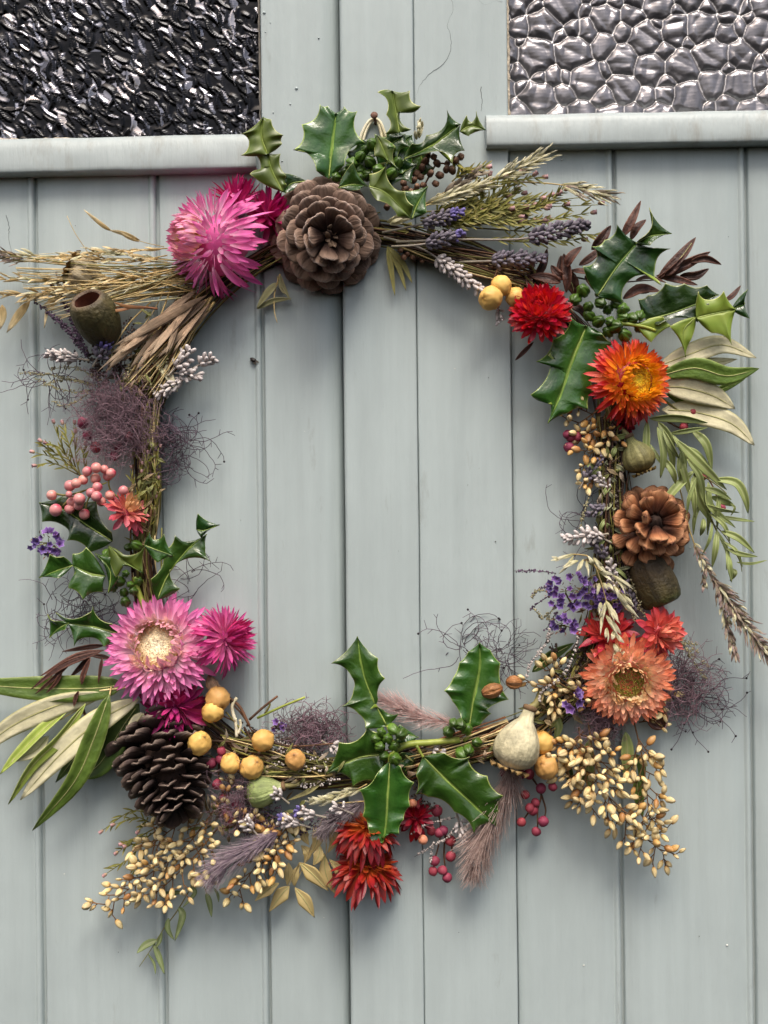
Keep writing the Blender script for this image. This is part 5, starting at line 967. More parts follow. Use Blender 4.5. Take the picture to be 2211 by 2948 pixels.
bl += [(Q(3, [(870, 690), (890, 800), (925, 955)]), 15, OAT), (Q(3, [(925, 890), (990, 970), (1062, 1095)]), 20, OAT), (Q(3, [(870, 720), (880, 860), (880, 1010)]), 9, STR), (Q(3, [(915, 900), (960, 960), (1050, 1050)]), 12, STR)]
spikelets('sheaf of tan dry sheaths with pale oat husks under the big pink daisy', 'dry_sheath_bunch', 'dry grass', (430, 660, 64), bl, [TAN], [(Q(3, [(1280, 560), (1160, 720), (1000, 860)]), 3.4, 2.4), (Q(3, [(1000, 440), (900, 640), (700, 880)]), 1.2, .9), (Q(3, [(1020, 480), (960, 640), (900, 800)]), 2, 1.6), (Q(3, [(900, 560), (760, 700), (640, 900)]), 1.8, 1.4)], part='sheath')
spikelets('cinnamon coloured dry stalk across the olive gum nut', 'dry_stalk', 'dry grass', q(3, (900, 595))+(108,), [(Q(3, [(900, 595), (760, 585), (680, 560)]), 7), (Q(3, [(800, 590), (700, 610), (550, 608)]), 6)], [M('cinnamon_stalk', [(0, '#6d4022'), (1, '#a3764a')], rough=.6)], [(Q(3, [(940, 600), (800, 585), (690, 590)]), 2.6, 1.4)], smat=M('cinnamon_twig', '#7a4a28', rough=.6))
bl = []
for a in ((350, 1110, 300, 1095), (470, 1120, 370, 1160), (440, 1080, 330, 1105), (440, 1090, 345, 1205), (490, 1120, 455, 1190), (500, 1110, 475, 1185), (520, 1120, 535, 1190), (560, 1100, 620, 1150), (600, 1260, 585, 1340), (620, 1260, 665, 1290), (690, 1280, 720, 1340), (650, 1260, 690, 1310), (740, 1330, 800, 1400), (640, 1380, 600, 1480), (640, 1370, 690, 1470), (700, 1300, 790, 1420), (720, 1350, 840, 1470), (660, 1410, 720, 1500), (620, 1450, 610, 1560), (640, 1460, 690, 1560), (660, 1480, 740, 1590), (610, 1380, 590, 1440), (580, 1140, 640, 1190), (600, 1190, 690, 1210), (680, 1210, 800, 1280), (700, 1230, 770, 1300), (690, 1560, 680, 1620), (700, 1570, 760, 1640), (650, 1540, 640, 1610), (560, 1150, 530, 1090), (690, 1640, 720, 1700), (720, 1660, 770, 1720), (700, 1680, 700, 1760)):
    bl.append(([q(26, a[:2])+(104,), q(26, a[2:])+(110,)], rr(6, 9)))
    if R_.random() < .7: bl.append(([q(26, a[:2])+(104,), q(26, (a[2]+rr(-20, 20), a[3]+rr(5, 40)))+(116,)], rr(3, 5)))
spikelets('drooping pale oat over the purple statice, ending on the peach daisy', 'oat_stalk', 'grass', q(26, (460, 1080))+(100,), bl, [OAT], [(Q(26, [(420, 1080), (540, 1100), (610, 1250), (650, 1400), (690, 1560), (730, 1700), (790, 1790)]), 1.6, 1), (Q(26, [(580, 1160), (690, 1260), (800, 1400)]), 1.1, .8)])
spikelets('long purple beige grass ear drooping to the right edge', 'grass_ear', 'grass', q(26, (1190, 1000))+(64,), head(26, (1190, 1010), (1330, 1260), 22, 24, 5, .5, 70)+head(26, (1330, 1250), (1480, 1480), 52, 30, 5, .62, 74, awn=14)+head(26, (1480, 1480), (1720, 1790), 56, 30, 5, .58, 72, awn=16)+head(26, (1370, 1400), (1450, 1720), 28, 22, 5, .45, 66)+head(26, (1250, 1120), (1260, 1290), 8, 22, 6, .3, 66), [PUR, OAT, GRYG, PUR], [(Q(26, [(1100, 640), (1190, 1000), (1330, 1260), (1480, 1480), (1730, 1800)]), 1.6, 1), (Q(26, [(1340, 1330), (1420, 1560), (1455, 1760)]), 1, .6)], 'pale grass ears')
spikelets('small pale green oat tuft left of the lowest holly leaf', 'oat_stalk', 'grass', q(24, (600, 880))+(74,), head(24, (700, 890), (560, 895), 12, 26, 6, .4, 76)+head(24, (860, 820), (680, 870), 14, 30, 5, .3, 70), [OAT], [(Q(24, [(880, 900), (700, 910), (540, 880)]), 1.4, .8), (Q(24, [(900, 790), (760, 860), (650, 870)]), 1.4, .8)])
# fuzzy tails
def tail(label, c, pts, r, n, cols, h, hl=1.0, lean=.6, name='fuzzy_grass'):
    P = crv([A(*q(c, p), h) for p in pts], 40); t = Thing(name, label, 'fluffy grass', W(*P[0]), 'fluffy grass tails')
    m = M(label.replace(' ', '_')[:34], [(0, cols[0]), (.6, cols[1]), (1, cols[2])], rough=.7, rnd=0, noise=.2, transl=.3)
    mb = MB(); mb.tube([W(*p) for p in P], 2.0, 1.2, 5); t.part('stalk', mb, m)
    mb = MB()
    for i in range(n):
        f = R_.random(); k = min(38, int(f*39)); p = P[k]; tg = unit(P[k+1]-P[k]); ph = rr(0, 6.28)
        nr = A(-tg[1], tg[0], 0); d = unit(tg*lean+(nr*math.cos(ph)+A(0, 0, 1)*abs(math.sin(ph)))*rr(.5, 1)); env = math.sin(math.pi*(.12+.80*f))**.6
        L_ = r*env*rr(.6, 1.3)*hl; b = unit(d+tg*rr(.1, .7)+A(0, 0, rr(-.2, .2))); mb.tube([W(*p), W(*(p+d*L_*.5)), W(*(p+d*L_*.5+b*L_*.5))], .62, .22, 3)
    t.part('bristle', mb, m, stuff=True)
tail('pink brown fluffy grass tail hanging beside the lower right holly leaf', 25, [(600, 1090), (580, 1250), (480, 1450), (400, 1620), (360, 1840)], 54, 1250, ('#8d7068', '#b79a90', '#cfb9ae'), 60, lean=.8, hl=1.35)
tail('purple grey fluffy grass tail lying over the cream seeds at the bottom', 24, [(330, 1100), (160, 1200), (0, 1290), (-110, 1400)], 40, 800, ('#6f5e6c', '#9c8896', '#bfaeb0'), 76, lean=1.0, hl=1.5)
tail('pale pink fluffy grass tail behind the bottom centre holly', 24, [(1460, 400), (1260, 370), (1130, 310), (980, 250)], 36, 560, ('#c89a92', '#d6b4ae', '#e0c8c2'), 40, lean=.9, hl=1.4)
tail('short grey fluffy grass tail above the cream dry leaves', 24, [(880, 900), (800, 960), (660, 1040), (600, 1120)], 36, 700, ('#6a5a62', '#93838a', '#aca0a0'), 62)
# ---------------------------------------------------------------- smoke bush fluff and wiry tendrils
FL = M('purple_smoke_fluff', [(0, '#5c4850'), (1, '#8c7079')], rough=.8, rnd=0, noise=.3, nscale=60)
WIRE = M('dark_purple_tendril', [(0, '#433640'), (1, '#5e4c5a')], rough=.7, rnd=0, noise=.2)
def fluff(label, c, cen, rx, ry, n, h, seg=9, step=9, curl=.55, r=.8, mat=FL, hr=26, name='smoke_bush', out=0.0, knobs=0, grp='purple smoke bush tufts'):
    x0, y0 = q(c, cen); t = Thing(name, label, 'smoke bush', W(x0, y0, h), grp); mb = MB(); kb = MB()
    for i in range(n):
        a = rr(0, 6.28); q_ = math.sqrt(R_.random())*(.85 if not out else .5); p = A(x0+rx*q_*math.cos(a), y0+ry*q_*math.sin(a), h+rr(-hr, hr)*(1-.5*q_))
        an = rr(0, 6.28) if not out or R_.random() > out else a+rr(-.7, .7); k = rr(-curl, curl); P = [W(*p)]
        for s in range(R_.randint(seg-4, seg)):
            an += k+rr(-.35, .35); p = p+A(math.cos(an), math.sin(an), rr(-.5, .5))*step*rr(.7, 1.2); p[2] = max(4, p[2]); P.append(W(*p))
            if R_.random() < .2 and s > 1:
                b = an+rr(.6, 1.2)*R_.choice((-1, 1)); e = p+A(math.cos(b), math.sin(b), rr(-.3, .3))*step*rr(.8, 2); mb.tube([W(*p), W(*e)], r*.8, r*.6, 3)
        mb.tube(P, r, r*.7, 3)
        if knobs and R_.random() < knobs: sphere(kb, P[-1], r*2.6, 7, 5)
    t.part('filament', mb, mat, stuff=True)
    if kb.n: t.part('knob', kb, M('black_knob', '#1f171c', rough=.6), stuff=True)
    return t
fluff('dense tuft of purple smoke fluff at the left side', 21, (760, 250), 80, 70, 370, 70, seg=12, step=8, r=.6, curl=.6)
fluff('upper lobe of pale purple fluff under the tan sheaths at the left', 21, (700, 110), 60, 34, 150, 64, seg=11, step=8, r=.55, curl=.5)
fluff('lower lobe of purple fluff hanging over the half buried pink berries', 21, (700, 370), 64, 34, 130, 76, seg=11, step=8, r=.5, curl=.5)
fluff('wiry purple tendrils trailing right of the smoke fluff at the left', 21, (1080, 420), 50, 105, 95, 40, seg=11, step=9, r=.95, mat=WIRE, out=.3, curl=.7)
fluff('wiry purple tendril branching far out over the left door boards', 21, (1180, 400), 26, 30, 14, 36, seg=11, step=10, r=1.0, mat=WIRE, out=.9, curl=.25, knobs=.3)
fluff('loose dark tendrils behind the left holly leaf', 22, (480, 110), 74, 44, 52, 26, seg=11, step=11, r=.9, mat=WIRE, curl=.4, knobs=.1)
fluff('few dark tendrils to the right of the left holly sprig', 21, (1210, 1280), 34, 44, 12, 24, seg=12, step=11, r=.95, mat=WIRE, curl=.4)
fluff('grey purple tendrils poking out left below the white lavender', 3, (300, 1010), 66, 36, 26, 44, seg=11, step=10, r=.95, mat=WIRE, out=.5, curl=.35, knobs=.15)
fluff('purple curly tendrils above the yellow berries at the bottom', 24, (540, 440), 78, 34, 260, 46, seg=10, step=8, r=.85, mat=FL, curl=.7)
fluff('purple fluff wrapped round the green poppy head', 24, (90, 960), 60, 50, 110, 66, seg=10, step=8, r=.6, curl=.5)
fluff('thin purple fluff over the lower left red berries', 23, (1060, 420), 36, 60, 120, 82, seg=9, step=8, r=.55, curl=.5)
fluff('purple smoke tuft with wiry ends right of the peach orange daisy', 27, (1120, 590), 52, 74, 170, 40, seg=12, step=9, r=.85, mat=FL, out=.5, curl=.45, knobs=.08)
fluff('long wiry tendrils reaching out right of the peach orange daisy', 27, (1200, 680), 44, 44, 30, 30, seg=12, step=11, r=1.0, mat=WIRE, out=.8, curl=.3, knobs=.4)
fluff('dark fluff hanging between the peach daisy and the cream seeds', 25, (1170, 780), 38, 74, 330, 52, seg=10, step=7, r=.62, mat=FL, curl=.6)
fluff('dark wiry tendrils beside the upright holly leaf at the lower right', 25, (290, 380), 26, 50, 16, 30, seg=13, step=11, r=1.0, mat=WIRE, out=.3, curl=.3, knobs=.3)
fluff('purple wiry twigs right of the upright holly leaf', 25, (560, 420), 44, 54, 52, 30, seg=9, step=10, r=.85, mat=WIRE, out=.5, curl=.3, knobs=.1)
fluff('sparse dark tendrils left of the orange brown cone', 26, (480, 830), 52, 34, 18, 26, seg=13, step=10, r=.9, mat=WIRE, curl=.35)
# tiny beaded twigs
def beads(label, c, strands, r, h, mat, grp='tiny beaded flower twigs', jit=10, den=4.0, name='beaded_twig'):
    x, y = q(c, strands[0][0]); t = Thing(name, label, 'flower twig', W(x, y, h), grp); st = MB(); bd = MB()
    for s in strands:
        P = crv([A(*q(c, p), h+rr(-8, 8)) for p in s], 24); L_ = sum(np.linalg.norm(P[k+1]-P[k]) for k in range(23)); st.tube([W(*p) for p in P], .9, .5, 4)
        for i in range(int(L_/den)):
            p = P[min(23, int(R_.random()**.9*23))]; pp = p+A(rr(-1, 1), rr(-1, 1), rr(-.3, 1))*jit*.36; sphere(bd, W(*pp), r*rr(.7, 1.3), 6, 4)
    t.part('stem', st, STEM_D if mat is not BG else STEM_O); t.part('bead', bd, mat, stuff=True)
BP = M('purple_bead', [(0, '#4d3c4e'), (1, '#665468')], rough=.7, noise=.35, nscale=500); BD = M('dark_brown_bead', [(0, '#2e2522'), (1, '#54463c')], rough=.8, noise=.35, nscale=400); BG = M('grey_green_bead', [(0, '#8d8660'), (1, '#a39c82')], rough=.8, noise=.3, nscale=500); BW = M('white_bead', [(0, '#a89e98'), (1, '#c2b9b2')], rough=.8, noise=.25, nscale=500)
beads('dark purple beaded twigs left of the olive gum nut', 3, [[(470, 830), (380, 700), (200, 545)], [(480, 800), (400, 600), (280, 420)], [(470, 780), (420, 640), (330, 380)], [(500, 860), (420, 740), (300, 640)], [(520, 880), (470, 760), (400, 540)]], 2.3, 54, BP, jit=14, den=1.6)
beads('grey beaded twigs sticking out left above the smoke fluff', 3, [[(560, 1060), (330, 1000), (110, 980)], [(560, 1090), (400, 1090), (200, 1010)], [(540, 1100), (400, 1180), (310, 1150)], [(600, 1020), (440, 950), (300, 960)], [(560, 1050), (400, 1020), (240, 1060)]], 1.8, 52, BG, jit=10, den=2.2)
beads('grey green beaded twigs around the purple statice on the right', 26, [[(540, 700), (500, 830), (480, 920)], [(700, 1250), (850, 1330), (940, 1420)], [(720, 1300), (830, 1400), (900, 1480)], [(330, 1400), (250, 1480), (190, 1420)], [(320, 1320), (210, 1310), (180, 1350)], [(800, 1250), (830, 1330), (860, 1400)], [(420, 1420), (300, 1500), (270, 1450)], [(760, 1260), (800, 1400), (820, 1500)]], 1.9, 70, BG, jit=9, den=1.9)
beads('purple beaded twig pointing left above the statice', 26, [[(330, 1200), (200, 1185), (65, 1185)], [(300, 1300), (240, 1290), (170, 1350)], [(300, 1330), (200, 1400), (170, 1430)], [(330, 1440), (290, 1520), (250, 1560)]], 2.0, 56, BP, jit=8, den=2.4)
beads('pale beaded twigs hanging left of the peach orange daisy', 25, [[(1040, 250), (1000, 400), (930, 540), (800, 640), (780, 720)], [(860, 270), (800, 370), (720, 470), (700, 560)], [(850, 240), (820, 330), (760, 420)]], 2.2, 84, BW, jit=7, den=2.4)
beads('dusty beaded twigs right of the coral daisy', 27, [[(1100, 270), (1160, 340), (1230, 390)], [(1110, 300), (1180, 400), (1290, 480)], [(1120, 330), (1200, 460), (1280, 560)], [(1080, 350), (1150, 330), (1210, 340)]], 1.9, 50, BG, jit=11, den=2)
beads('pale beaded twigs below the right bottom holly leaf', 24, [[(1480, 1000), (1300, 1040), (1170, 1110)], [(1490, 1040), (1400, 1140), (1320, 1180), (1200, 1255)], [(1320, 1170), (1310, 1230), (1300, 1290)]], 2.2, 58, BW, jit=6, den=2.2)
beads('dark filler twigs packed behind the orange brown cone', 26, [[(700, 250), (660, 700), (700, 1200)], [(740, 400), (640, 900), (780, 1300)], [(680, 300), (690, 600), (680, 900)], [(720, 500), (700, 800), (720, 1100)], [(640, 800), (680, 1000), (760, 1250)], [(740, 1100), (800, 1250), (840, 1350)], [(620, 960), (660, 1080), (640, 1250)]], 2.4, 48, BD, jit=40, den=1.5)
beads('dark dried flower twigs packed under the olive gum nut', 3, [[(560, 1000), (600, 880), (560, 760)], [(660, 1020), (700, 880), (720, 740)], [(700, 1040), (760, 860), (770, 640)], [(620, 1080), (580, 960), (480, 880)], [(740, 1080), (800, 900), (840, 760)], [(820, 1100), (860, 960), (900, 860)], [(900, 1120), (920, 1020), (940, 900)], [(500, 860), (640, 900), (760, 980)], [(560, 1120), (620, 1030), (720, 960)]], 2.5, 46, BD, jit=34, den=1.4)
beads('dark dried flower twigs behind the coral and peach daisies', 27, [[(500, 420), (440, 520), (420, 640)], [(560, 700), (480, 640), (380, 620)], [(640, 820), (560, 760), (480, 760)], [(420, 420), (360, 560), (260, 640)], [(300, 330), (330, 440), (300, 560)], [(700, 860), (620, 860), (560, 820)], [(560, 300), (480, 360), (430, 420)]], 2.5, 46, BD, jit=34, den=1.4)
beads('grey purple dried flower twigs packed round the bottom left lavender', 24, [[(560, 1000), (420, 1010), (300, 960)], [(480, 1080), (360, 1040), (200, 1040)], [(300, 1100), (200, 1060), (80, 1050)], [(640, 980), (540, 1060), (420, 1100)], [(760, 930), (680, 1000), (600, 1080)], [(240, 980), (140, 1000), (60, 960)], [(330, 930), (240, 1040), (140, 1120)]], 2.2, 56, BP, jit=30, den=1.7)
beads('dark dried flower twigs behind the bottom holly stem', 24, [[(1080, 700), (1180, 740), (1260, 850)], [(1120, 620), (1240, 600), (1400, 590)], [(1180, 860), (1260, 920), (1340, 940)], [(1350, 560), (1440, 600), (1560, 640)], [(1250, 560), (1350, 620), (1460, 700)]], 2.3, 44, BD, jit=30, den=1.6)
beads('white flecked dried twigs lying along the bottom left stems', 24, [[(700, 640), (500, 620), (330, 560)], [(660, 700), (480, 690), (300, 660)], [(600, 620), (420, 560), (200, 480)], [(720, 740), (600, 790), (440, 800)], [(420, 640), (330, 600), (180, 540)]], 2.0, 66, BW, jit=16, den=2.6)
beads('brown dried flower twigs behind the yellow berries at the bottom', 24, [[(600, 600), (420, 540), (200, 470)], [(640, 660), (460, 640), (240, 600)], [(480, 700), (300, 640), (120, 560)], [(300, 560), (180, 480), (80, 420)]], 2.6, 52, BD, jit=34, den=1.5)
beads('grey flecked dried twigs between the white lavender and the tan sheaths', 3, [[(900, 1080), (860, 960), (900, 820)], [(760, 1000), (800, 880), (860, 760)], [(640, 960), (680, 860), (640, 760)], [(960, 1040), (1000, 920), (980, 820)]], 2.1, 60, BG, jit=18, den=2.2)
# loose straw and stems that thicken the bundles
def bundle(label, name, starts, ends, n, r, mats, h, bow=10, at=None):
    t = Thing(name, label, 'dry stems', W(*(at or (starts[0][0], starts[0][1], h)))); m_ = len(starts)
    for k in range(n):
        u = R_.random(); f = u*(m_-1); i = min(int(f), m_-2); w_ = f-i
        a = A(*starts[i])*(1-w_)+A(*starts[i+1])*w_; f2 = R_.random()*(len(ends)-1); j = min(int(f2), len(ends)-2); v_ = f2-j
        b = A(*ends[j])*(1-v_)+A(*ends[j+1])*v_; hh = h+rr(-16, 16); mid = (a+b)/2+A(rr(-bow, bow), rr(-bow, bow))
        mb = MB(); mb.tube(crv([W(*a, hh-4), W(*mid, hh+6), W(*b, hh)], 12), r*rr(.6, 1.2), r*rr(.35, .7), 5); t.part('stem', mb, R_.choice(mats))
bundle('golden straw stalks fanning left out of the big side-on pink daisy', 'straw_bundle', [(420, 560), (430, 600), (420, 640)], [(20, 545), (60, 640), (130, 690), (220, 620)], 84, 1.4, [STEM_S, STEM_S, STR, STR, OAT, STEM_O], 56, 18)
bundle('straw and olive stalks running down behind the tan sheaths', 'straw_bundle', [(400, 610), (440, 650), (460, 640)], [(250, 830), (300, 850), (350, 860)], 70, 2.0, [STEM_S, STEM_O, STEM_B, STEM_S, TAN], 52, 14)
bundle('olive and brown stems along the bottom between green poppy head and holly', 'stem_bundle', [(740, 1640), (730, 1670), (700, 1690)], [(470, 1580), (520, 1640), (560, 1690)], 36, 2.3, [STEM_O, STEM_S, STEM_B, STEM_O], 52, 12)
bundle('straw coloured and reddish stems between the bottom holly and the cream poppy head', 'stem_bundle', [(860, 1630), (870, 1650), (880, 1690)], [(1090, 1545), (1110, 1580), (1120, 1620)], 44, 2.2, [STEM_S, STEM_O, STEM_S, STEM_B, M('reddish_stem', [(0, '#6b3a24'), (1, '#8d5a38')], rough=.7)], 52, 12)
bundle('brown stems bound up the right side beside the tan seed spray', 'stem_bundle', [(1290, 900), (1320, 900), (1345, 900)], [(1290, 1250), (1320, 1280), (1350, 1240)], 40, 2.0, [STEM_B, STEM_D, STEM_O, STEM_D], 48, 10)
bundle('brown and olive stalks inside the upper right of the wreath under the lavender', 'stem_bundle', [(850, 520), (870, 545), (850, 500)], [(1090, 590), (1130, 620), (1160, 600), (1140, 560)], 44, 2.0, [STEM_B, STEM_O, STEM_D, STEM_S], 50, 10)
bundle('dark stalks crossing behind the crimson daisy', 'stem_bundle', [(1130, 590), (1150, 620), (1140, 560)], [(1260, 740), (1300, 800), (1320, 780)], 30, 2.2, [STEM_B, STEM_D, STEM_O], 46, 10)
leafset('small grey green leaves sprouting along the dark stems on the right', 'leafy_twig', 'leaves', (1310, 1030, 60), [([(x, y, 62), (x+dx*.6, y+dy*.5, 70), (x+dx, y+dy, 64)], rr(7, 12), R_.choice([M('dusty_leaf', [(0, '#7d8060'), (1, '#8f9272')], axis='S', rough=.7, rnd=.2, noise=.2, transl=.1), NGR]), rr(-.8, .8), .3) for x, y, dx, dy in [(1310+rr(-24, 24), rr(930, 1260), rr(-34, 34), rr(-14, 40)) for _ in range(30)]], th=.6)
def leaflets(label, pts, n, mats, h, L_, w, spread, name='leafy_twig'):
    P = crv([A(*p, h) for p in pts], 40); lv = []
    for _ in range(n):
        p = P[R_.randrange(40)]+A(rr(-spread, spread), rr(-spread, spread), rr(-8, 16)); a = rr(0, 6.28); l = L_*rr(.6, 1.3); lv.append(([tuple(p), tuple(p+A(math.cos(a)*l*.5, math.sin(a)*l*.5, rr(2, 8))), tuple(p+A(math.cos(a)*l, math.sin(a)*l, rr(-2, 8)))], w*rr(.7, 1.3), R_.choice(mats), rr(-.9, .9), rr(.2, .5)))
    leafset(label, name, 'leaves', (pts[0][0], pts[0][1], h), lv, th=.5, prof=POINT)
DUST = M('brown_dry_leaflet', [(0, '#6a5a40'), (1, '#8f7d5c')], axis='S', rough=.7, rnd=.25, noise=.25, transl=.1); OLV = M('olive_leaflet', [(0, '#66683a'), (1, '#7f8048')], axis='S', rough=.6, rnd=.25, noise=.2, transl=.1)
leaflets('small olive and brown leaflets along the left stems below the smoke fluff', [(300, 1180), (312, 1060), (318, 930)], 60, [DUST, OLV, OLV], 54, 26, 8, 26)
leaflets('small brown leaflets filling the stems between straw and smoke fluff', [(280, 850), (290, 780), (360, 690)], 56, [DUST, TAN, OLV], 54, 28, 7, 34)
leaflets('small dull leaflets filling the bottom stems by the green poppy head', [(480, 1620), (600, 1660), (740, 1660)], 60, [DUST, OLV, GRYG], 58, 28, 8, 26)
leaflets('small brown leaflets round the stems right of the bottom holly', [(880, 1650), (990, 1640), (1090, 1600)], 44, [DUST, TAN, OLV], 56, 26, 7, 22)
leaflets('small dusky leaflets filling the right side between cone and statice', [(1310, 960), (1320, 1100), (1300, 1240), (1280, 1320)], 70, [DUST, OLV, GRYG], 54, 26, 8, 28)
leaflets('small olive leaflets around the stems left of the peach orange daisy', [(1160, 1560), (1220, 1510), (1260, 1440)], 50, [OLV, DUST], 50, 28, 9, 28)
leaflets('dry leaflets and stalk ends behind the bottom left seed sprays', [(430, 1760), (520, 1770), (640, 1760)], 60, [DUST, OLV, GRYG], 44, 30, 8, 34)
spikelets('buff dry grass flakes caught along the bottom stems', 'dry_flakes', 'dry grass', (620, 1650, 60), [([(x, y, 62), (x+dx, y+dy, 70)], rr(5, 9)) for x, y, dx, dy in [(rr(480, 1100), 0, rr(-40, 40), rr(-16, 22)) for _ in range(44)] for y in [1650-22*math.sin((x-480)/620*3.1)*-1+rr(-34, 24)-(x-480)*.06]], [STR, TAN, GRYG])
# pale dry leaves lying under the bottom left berries
leafset('dull olive dry leaves lying under the yellow berries at the bottom', 'dry_leaf_spray', 'leaves', (640, 1660, 56), [(Q(24, pts), w*.34, M('dull_dry_leaf', [(0, '#8d8554'), (.1, '#7a7346'), (1, '#8c8456')], axis='S', rough=.6, rnd=.15, noise=.2, nscale=90, streak=(.1, 5, 3)), rr(-.5, .5), .25) for pts, w in (([(480, 640), (360, 600), (250, 560)], 60), ([(660, 650), (560, 690), (440, 700)], 60), ([(700, 620), (600, 660), (500, 720)], 50), ([(420, 720), (340, 680), (260, 660)], 56), ([(700, 700), (600, 760), (480, 800)], 36), ([(640, 760), (520, 840), (380, 900)], 34), ([(220, 460), (160, 500), (60, 520)], 50), ([(300, 560), (200, 480), (120, 470)], 44))], prof=POINT)
leafset('dark brown dry leaf scraps behind the peach orange daisy', 'dry_leaf_spray', 'leaves', q(27, (940, 800))+(40,), [(Q(27, pts), w*.34, BRZ, rr(-.5, .5), .3) for pts, w in (([(900, 780), (960, 830), (1015, 860)], 90), ([(980, 740), (1000, 800), (1010, 880)], 60), ([(620, 640), (580, 740), (600, 840)], 60), ([(560, 560), (500, 600), (440, 560)], 60))])
# ---------------------------------------------------------------- statice and waxflower
ST = MB(); G = np.zeros((4, 10, 3)); uv = np.zeros((4, 10, 2))
for i, (r, z) in enumerate(((.05, 0), (.18, .45), (.5, .8), (.78, .9))):
    for j in range(10): ph = 2*math.pi*j/10; r_ = r*(1+(.18 if j % 2 else -.18)*(i > 1)); G[i, j] = (r_*math.cos(ph), z+(.12 if j % 2 else 0)*(i > 2), r_*math.sin(ph)); uv[i, j] = (j/10, i/3)
ST.grid(G, uv, closed=True)
STM = ST.mesh('floret', M('purple_statice', [(0, '#8a5a48'), (.4, '#684a88'), (.8, '#7858a0'), (1, '#a68cc4')], rough=.6, rnd=.25, noise=.15, transl=.25, hue=.02))
cl = MB(); blade(cl, [A(0, 0, 0), A(.05, .6, .1), A(0, 1.2, 0)], .22, n=5, m=3); CLM = cl.mesh('calyx', M('rust_calyx', [(0, '#5c3a2a'), (1, '#a07058')], rough=.7, rnd=.25, transl=.2))
def statice(label, c, cen, rx, ry, n, h, s=11, ncal=None):
    x0, y0 = q(c, cen); t = Thing('statice', label, 'statice', W(x0, y0, h), 'purple statice clusters')
    for i in range(n+(ncal if ncal is not None else n)):
        a = rr(0, 6.28); g = math.sqrt(R_.random()); x = x0+rx*g*math.cos(a); y = y0+ry*g*math.sin(a); d = dirv(rr(-.8, .8)+.5*math.cos(a), rr(-.6, .6)+.5*math.sin(a), .9); X, Y, Z = frame(d, A(rr(-1, 1), 0, rr(-1, 1))); k = s*rr(.75, 1.25)
        if i < n: t.inst('floret', STM, X*k, Y*k, Z*k, W(x, y, h+rr(-10, 10)))
        else: t.inst('calyx', CLM, X*k, Y*k, Z*k, W(x, y, h+rr(-12, 4)))
    for k in range(7):
        mb = MB(); mb.tube(crv(W3([(x0+rr(-6, 6), y0+ry*.9, h-26), (x0+rr(-rx, rx)*.5, y0, h-14), (x0+rr(-rx, rx)*.8, y0+rr(-ry, ry)*.8, h-4)]), 6), 1.1, .8, 4); t.part('stem', mb, STEM_O)
statice('broad cluster of purple statice under the pale oats on the right', 26, (440, 1310), 62, 40, 52, 80, s=9.5, ncal=80)
statice('purple statice cluster right of the oat stalk', 26, (680, 1370), 30, 32, 20, 78, s=9.5, ncal=34)
statice('purple statice cluster above the coral red daisy', 27, (370, 220), 30, 16, 17, 76, s=9.5, ncal=26)
statice('single tuft of purple statice left of the peach orange daisy', 27, (435, 690), 16, 18, 9, 92, s=11, ncal=3)
statice('rusty purple statice at the left below the pink berries', 21, (300, 1030), 34, 28, 20, 60, s=10, ncal=34)
statice('tiny purple statice bit above the bottom yellow berries', 24, (330, 410), 18, 12, 6, 52, s=9, ncal=5)
WXL = M('waxflower_needle', [(0, '#6b6a2c'), (.6, '#7b7a34'), (1, '#9a8a48')], rough=.55, rnd=.25, noise=.15, transl=.15)
WXB = M('waxflower_bud', [(0, '#8a7a4a'), (.5, '#b5898a'), (.85, '#c4a0a0'), (1, '#7d4a58')], rough=.6, rnd=.2, noise=.2)
wb = MB(); lathe(wb, [(.06, 0), (.28, .2), (.36, .55), (.30, .85), (.40, 1.0), (.18, .92)], 10, lambda v, ph: 1+.12*math.cos(5*ph)*v); WBM = wb.mesh('bud', WXB)
wn_ = MB(); blade(wn_, [A(0, 0, 0), A(.03, .5, .05), A(0, 1, 0)], .13, n=5, m=3, fold=.5); WNM = wn_.mesh('needle', WXL)
def waxflower(label, c, stems, h, nn=10, nl=20, bs=13, grp='waxflower twigs'):
    x, y = q(c, stems[0][0]); t = Thing('waxflower', label, 'waxflower', W(x, y, h), grp)
    for s in stems:
        P = crv([A(*q(c, p), h+rr(-10, 12)) for p in s], 16); mb = MB(); mb.tube([W(*p) for p in P], 1.7, .9, 5); t.part('stem', mb, STEM_O)
        for i in range(nn):
            k = min(14, int((.25+.75*i/nn)*15)); p = P[k]; tg = P[k+1]-P[k]; an = rr(.15, .7)*R_.choice((-1, 1)); d = unit(A(tg[0]*math.cos(an)-tg[1]*math.sin(an), tg[0]*math.sin(an)+tg[1]*math.cos(an), rr(-4, 8))); X, Y, Z = frame(W(*(p+d))-W(*p), A(0, -1, .2)); l = nl*rr(.7, 1.25)
            t.inst('needle', WNM, X*l*1.2, Y*l, Z*l, W(*p))
        for i in range(R_.choice((1, 1, 2))):
            p = P[-1-i*2]+A(rr(-4, 4), rr(-4, 4), rr(0, 5)); tg = unit(P[-1]-P[-3]); X, Y, Z = frame(W(*(p+tg))-W(*p), A(rr(-1, 1), -1, 0)); t.inst('bud', WBM, X*bs, Y*bs, Z*bs, W(*p))
stm = []
for k in range(26):
    e = (rr(430, 960), 0); e = (e[0], 760+(e[0]-430)*.25+rr(-60, 150)); stm.append([(rr(150, 260), 960+rr(-50, 40)), (rr(300, 420), 900+rr(-40, 60)), e])
stm += [[(300, 960), (600, 960), (890, 915)], [(400, 980), (700, 1000), (940, 1010)], [(400, 940), (640, 900), (780, 820)], [(300, 900), (420, 800), (690, 760)], [(300, 780), (340, 750), (440, 720)], [(350, 1020), (620, 1040), (850, 1030)], [(280, 640), (330, 720), (370, 735)]]
